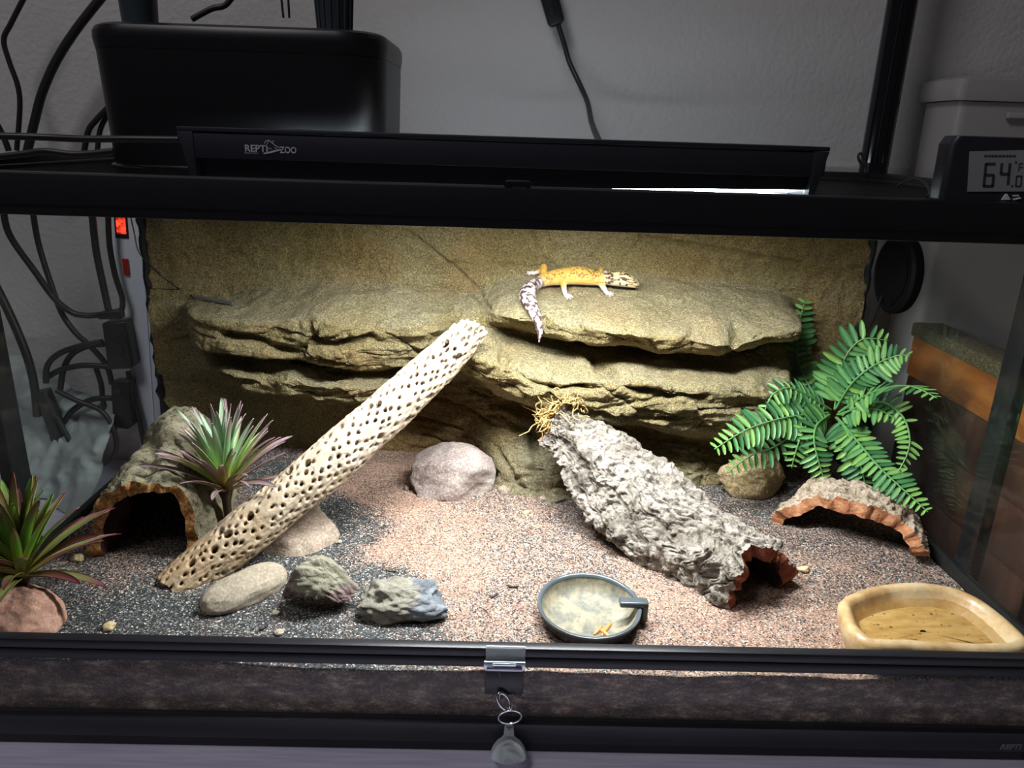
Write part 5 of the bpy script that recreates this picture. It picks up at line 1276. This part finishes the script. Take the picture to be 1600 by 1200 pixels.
# ================================================================== leopard gecko
def gecko():
    up0 = np.array([0, -.30, .954])
    def sp(px, py, h): # point a height h above the ledge, at the place under the pixel
        q, n = hit(px, py); n = n*0.3+up0*0.7; n = n/np.linalg.norm(n); return q+n*h
    # spine: pixel of the ground under the spine, height of the centre line, half-width, half-height
    spine = [(995, 455, .0065, .0030, .0026), (990, 454, .0090, .0070, .0054), (979, 452, .0108, .0112, .0078), (966, 450, .0116, .0126, .0090), (955, 449, .0112, .0108, .0082), (945, 448, .0106, .0082, .0072), (934, 448, .0108, .0098, .0082), (918, 447, .0118, .0120, .0102), (900, 446.5, .0124, .0132, .0112), (882, 446.5, .0122, .0130, .0108), (866, 447, .0112, .0112, .0098), (852, 449, .0100, .0090, .0086), (841, 452, .0088, .0070, .0072), (832, 457, .0088, .0078, .0078), (825, 465, .0088, .0092, .0086), (823, 475, .0084, .0094, .0084), (828, 487, .0078, .0080, .0070), (835, 498, .0074, .0062, .0056), (839, 506, .0076, .0050, .0046)]
    ctr = [sp(a, b, h) for a, b, h, *_ in spine]; W_ = [s_[3] for s_ in spine]; H_ = [s_[4] for s_ in spine]
    # tail hangs over the lip of the ledge
    last = ctr[-1]
    for (a, b, w_, k) in ((842.5, 514, .0038, -.004), (843.8, 522, .0027, -.007), (843, 529, .0017, -.009), (842, 535, .0008, -.010)):
        ctr.append(on_y(a, b, last[1]+k)); W_.append(w_); H_.append(w_)
    ctr = np.array(ctr)
    k = 6; Cs = np.array(smooth_path(list(ctr), k)); n = len(Cs); ti = np.linspace(0, len(ctr)-1, n)
    Ws, Hs = np.interp(ti, range(len(W_)), W_), np.interp(ti, range(len(H_)), H_)
    m = MB(); seg_ = 24
    T = np.gradient(Cs, axis=0); T /= np.linalg.norm(T, axis=1, keepdims=True)
    S_ = np.cross(T, up0); S_ /= np.linalg.norm(S_, axis=1, keepdims=True); U_ = np.cross(S_, T)
    V = []
    for i in range(n):
        for j in range(seg_):
            a = 2*math.pi*j/seg_; c_, s_ = math.cos(a), math.sin(a)
            V.append(Cs[i]+S_[i]*Ws[i]*c_+U_[i]*Hs[i]*(s_ if s_ > 0 else s_*0.82))
    F = grid_faces(n, seg_, False, True).tolist()+[list(range(seg_))[::-1], list(range((n-1)*seg_, n*seg_))]
    m.add(V, F)
    # brow ridges and jaw corners
    def at(i): return Cs[int(i*k)], S_[int(i*k)], U_[int(i*k)], T[int(i*k)]
    legs = []
    def leg(i, side, joints, rad, toes_dir):
        c_, s_, u_, t_ = at(i); start = c_+s_*side*W_[int(i)]*0.55-u_*H_[int(i)]*0.15
        Q = [start]+[np.asarray(q) for q in joints]
        m.tube(Q, rad, 10, sm=6); foot = Q[-1]; g = hit_n(foot)
        d0 = np.asarray(toes_dir, float); d0 = d0-g*(d0@g); d0 /= np.linalg.norm(d0); sdv = np.cross(g, d0)
        m.tube([foot-d0*.001, foot+d0*.0035], [.0022, .0026, .0020], 8, sm=3)
        for q in (-1.15, -.6, 0, .55, 1.1):
            dv = d0*math.cos(q)+sdv*math.sin(q); L_ = .0085-.0012*abs(q)
            m.tube([foot+d0*.001, foot+dv*L_*.55+g*.0010, foot+dv*L_-g*.0002], [.0010, .0009, .0010], 7, sm=3)
        legs.append((start, Q))
    def hit_n(q): return up0/np.linalg.norm(up0)
    right, back = np.array([1.0, 0, 0]), np.array([0, 1.0, .25])
    f = sp(884, 465, .0016); leg(10, 1 if S_[60][1] < 0 else -1, [sp(879, 452, .009), sp(881, 459, .0045), f], [.0048, .0040, .0030, .0020], [1, -.25, 0])
    f = sp(948, 461, .0016); leg(6, 1 if S_[36][1] < 0 else -1, [sp(940, 453, .007), sp(946, 459, .0035), f], [.0046, .0038, .0028, .0020], [1, .15, 0])
    f = sp(833, 429, .0016); leg(11, -1 if S_[66][1] < 0 else 1, [sp(849, 428, .010), sp(843, 429, .005), f], [.0050, .0044, .0030, .0020], [-.9, .45, 0])
    f = sp(942, 427, .0016); leg(6, -1 if S_[36][1] < 0 else 1, [sp(937, 431, .009), sp(940, 429, .005), f], [.0044, .0036, .0028, .0020], [.7, .7, 0])
    me0 = m.mesh('gecko_rough', None, True); tmp = bpy.data.objects.new('gecko_rough', me0); C.objects.link(tmp)
    md = tmp.modifiers.new('r', 'REMESH'); md.mode = 'VOXEL'; md.voxel_size = 0.00062; md.use_smooth_shade = True
    ms2 = tmp.modifiers.new('s', 'SMOOTH'); ms2.factor = 0.5; ms2.iterations = 3
    dg = bpy.context.evaluated_depsgraph_get(); me = bpy.data.meshes.new_from_object(tmp.evaluated_get(dg)); bpy.data.objects.remove(tmp)
    me.name = 'body'; me.materials.clear(); me.materials.append(M['gecko_skin'])
    me.polygons.foreach_set('use_smooth', np.full(len(me.polygons), True))
    co = np.zeros(len(me.vertices)*3); me.vertices.foreach_get('co', co); co = co.reshape(-1, 3)
    best = np.full(len(co), 9.0); idx = np.zeros(len(co), int)
    for i in range(n):
        d = np.linalg.norm(co-Cs[i], axis=1); b_ = d < best; best[b_] = d[b_]; idx[b_] = i
    ti_ = idx/k; rel = co-Cs[idx]
    hgt = (rel*U_[idx]).sum(1)/np.maximum(Hs[idx], .002); lat = (rel*S_[idx]).sum(1)/np.maximum(Ws[idx], .002)
    s_ = np.concatenate([[0], np.cumsum(np.linalg.norm(np.diff(Cs, axis=0), axis=1))])[idx]
    A = lambda *c: np.array(srgb(*c))
    col = np.tile(A(206, 160, 72), (len(co), 1))
    def mixc(mask, c): col[:] = col*(1-mask[:, None])+c*mask[:, None]
    mixc(0.5*sstep(.2, -.6, vnoise(co*160, 3)), A(216, 182, 104))
    mixc(sstep(-.15, -.55, hgt), A(232, 214, 216))                                    # pale belly
    far = np.maximum(0, best/np.maximum(np.maximum(Ws[idx], Hs[idx]), .003)-1.05)      # limbs
    body = sstep(5.6, 6.4, ti_)*sstep(11.8, 11.0, ti_)
    d1_, d2_, idv_ = worley(co*np.array([1, 1, 1])*300, 5)
    dots = sstep(.52, .36, d1_)*(hgt > .0)*body*(idv_ > .30)*sstep(1.05, .8, np.abs(lat))
    mixc(dots*.9, A(122, 74, 26))
    headm = sstep(5.9, 4.9, ti_); tailm = sstep(11.3, 12.6, ti_)
    mixc(headm*(far < .3), A(206, 188, 140)); mixc(headm*sstep(-.1, -.5, hgt), A(216, 200, 200))
    ln = np.abs(vnoise(np.stack([s_*190, lat*3.0, hgt*2.0], -1), 12)+0.4*vnoise(np.stack([s_*380, lat*5, hgt*3], -1), 13))
    mixc(headm*sstep(.44, .24, ln)*(hgt > -.2)*(far < .3), A(70, 44, 26))
    mixc(tailm*(far < .3), A(188, 176, 180))
    wv_ = np.abs(vnoise(np.stack([s_*210, lat*1.3, hgt*.8], -1), 22))+0.25*vnoise(co*420, 25)
    mixc(tailm*sstep(.42, .26, wv_)*(hgt > -.35)*(far < .3), A(66, 44, 38))
    neck = sstep(4.8, 5.6, ti_)*sstep(7.4, 6.4, ti_)+sstep(10.2, 11.0, ti_)*sstep(12.4, 11.6, ti_)
    mixc(neck*sstep(.18, .08, np.abs(vnoise(co*170, 32)))*(hgt > 0)*.8, A(96, 60, 28))
    # hands and feet are pale
    for st_, Q in legs:
        dd_ = np.linalg.norm(co-Q[-1], axis=1); mixc(sstep(.010, .004, dd_)*(far > .1), A(216, 196, 186))
    add_col(me, col)
    g = thing('leopard_gecko', 'yellow spotted leopard gecko with a banded white tail on the upper ledge', 'gecko', tuple(Cs[50]))
    obj('body', me, g)
    for sgn in (-1, 1):
        c_, s_, u_, t_ = at(2.2); e = c_+s_*sgn*.0078+u_*.0030
        V = []
        MB().lathe([(.0001, -.0017), (.0012, -.0012), (.0017, 0), (.0012, .0012), (.0001, .0017)], tuple(e), 14).build('eye', M['gecko_eye'], g)
    return g
gecko()
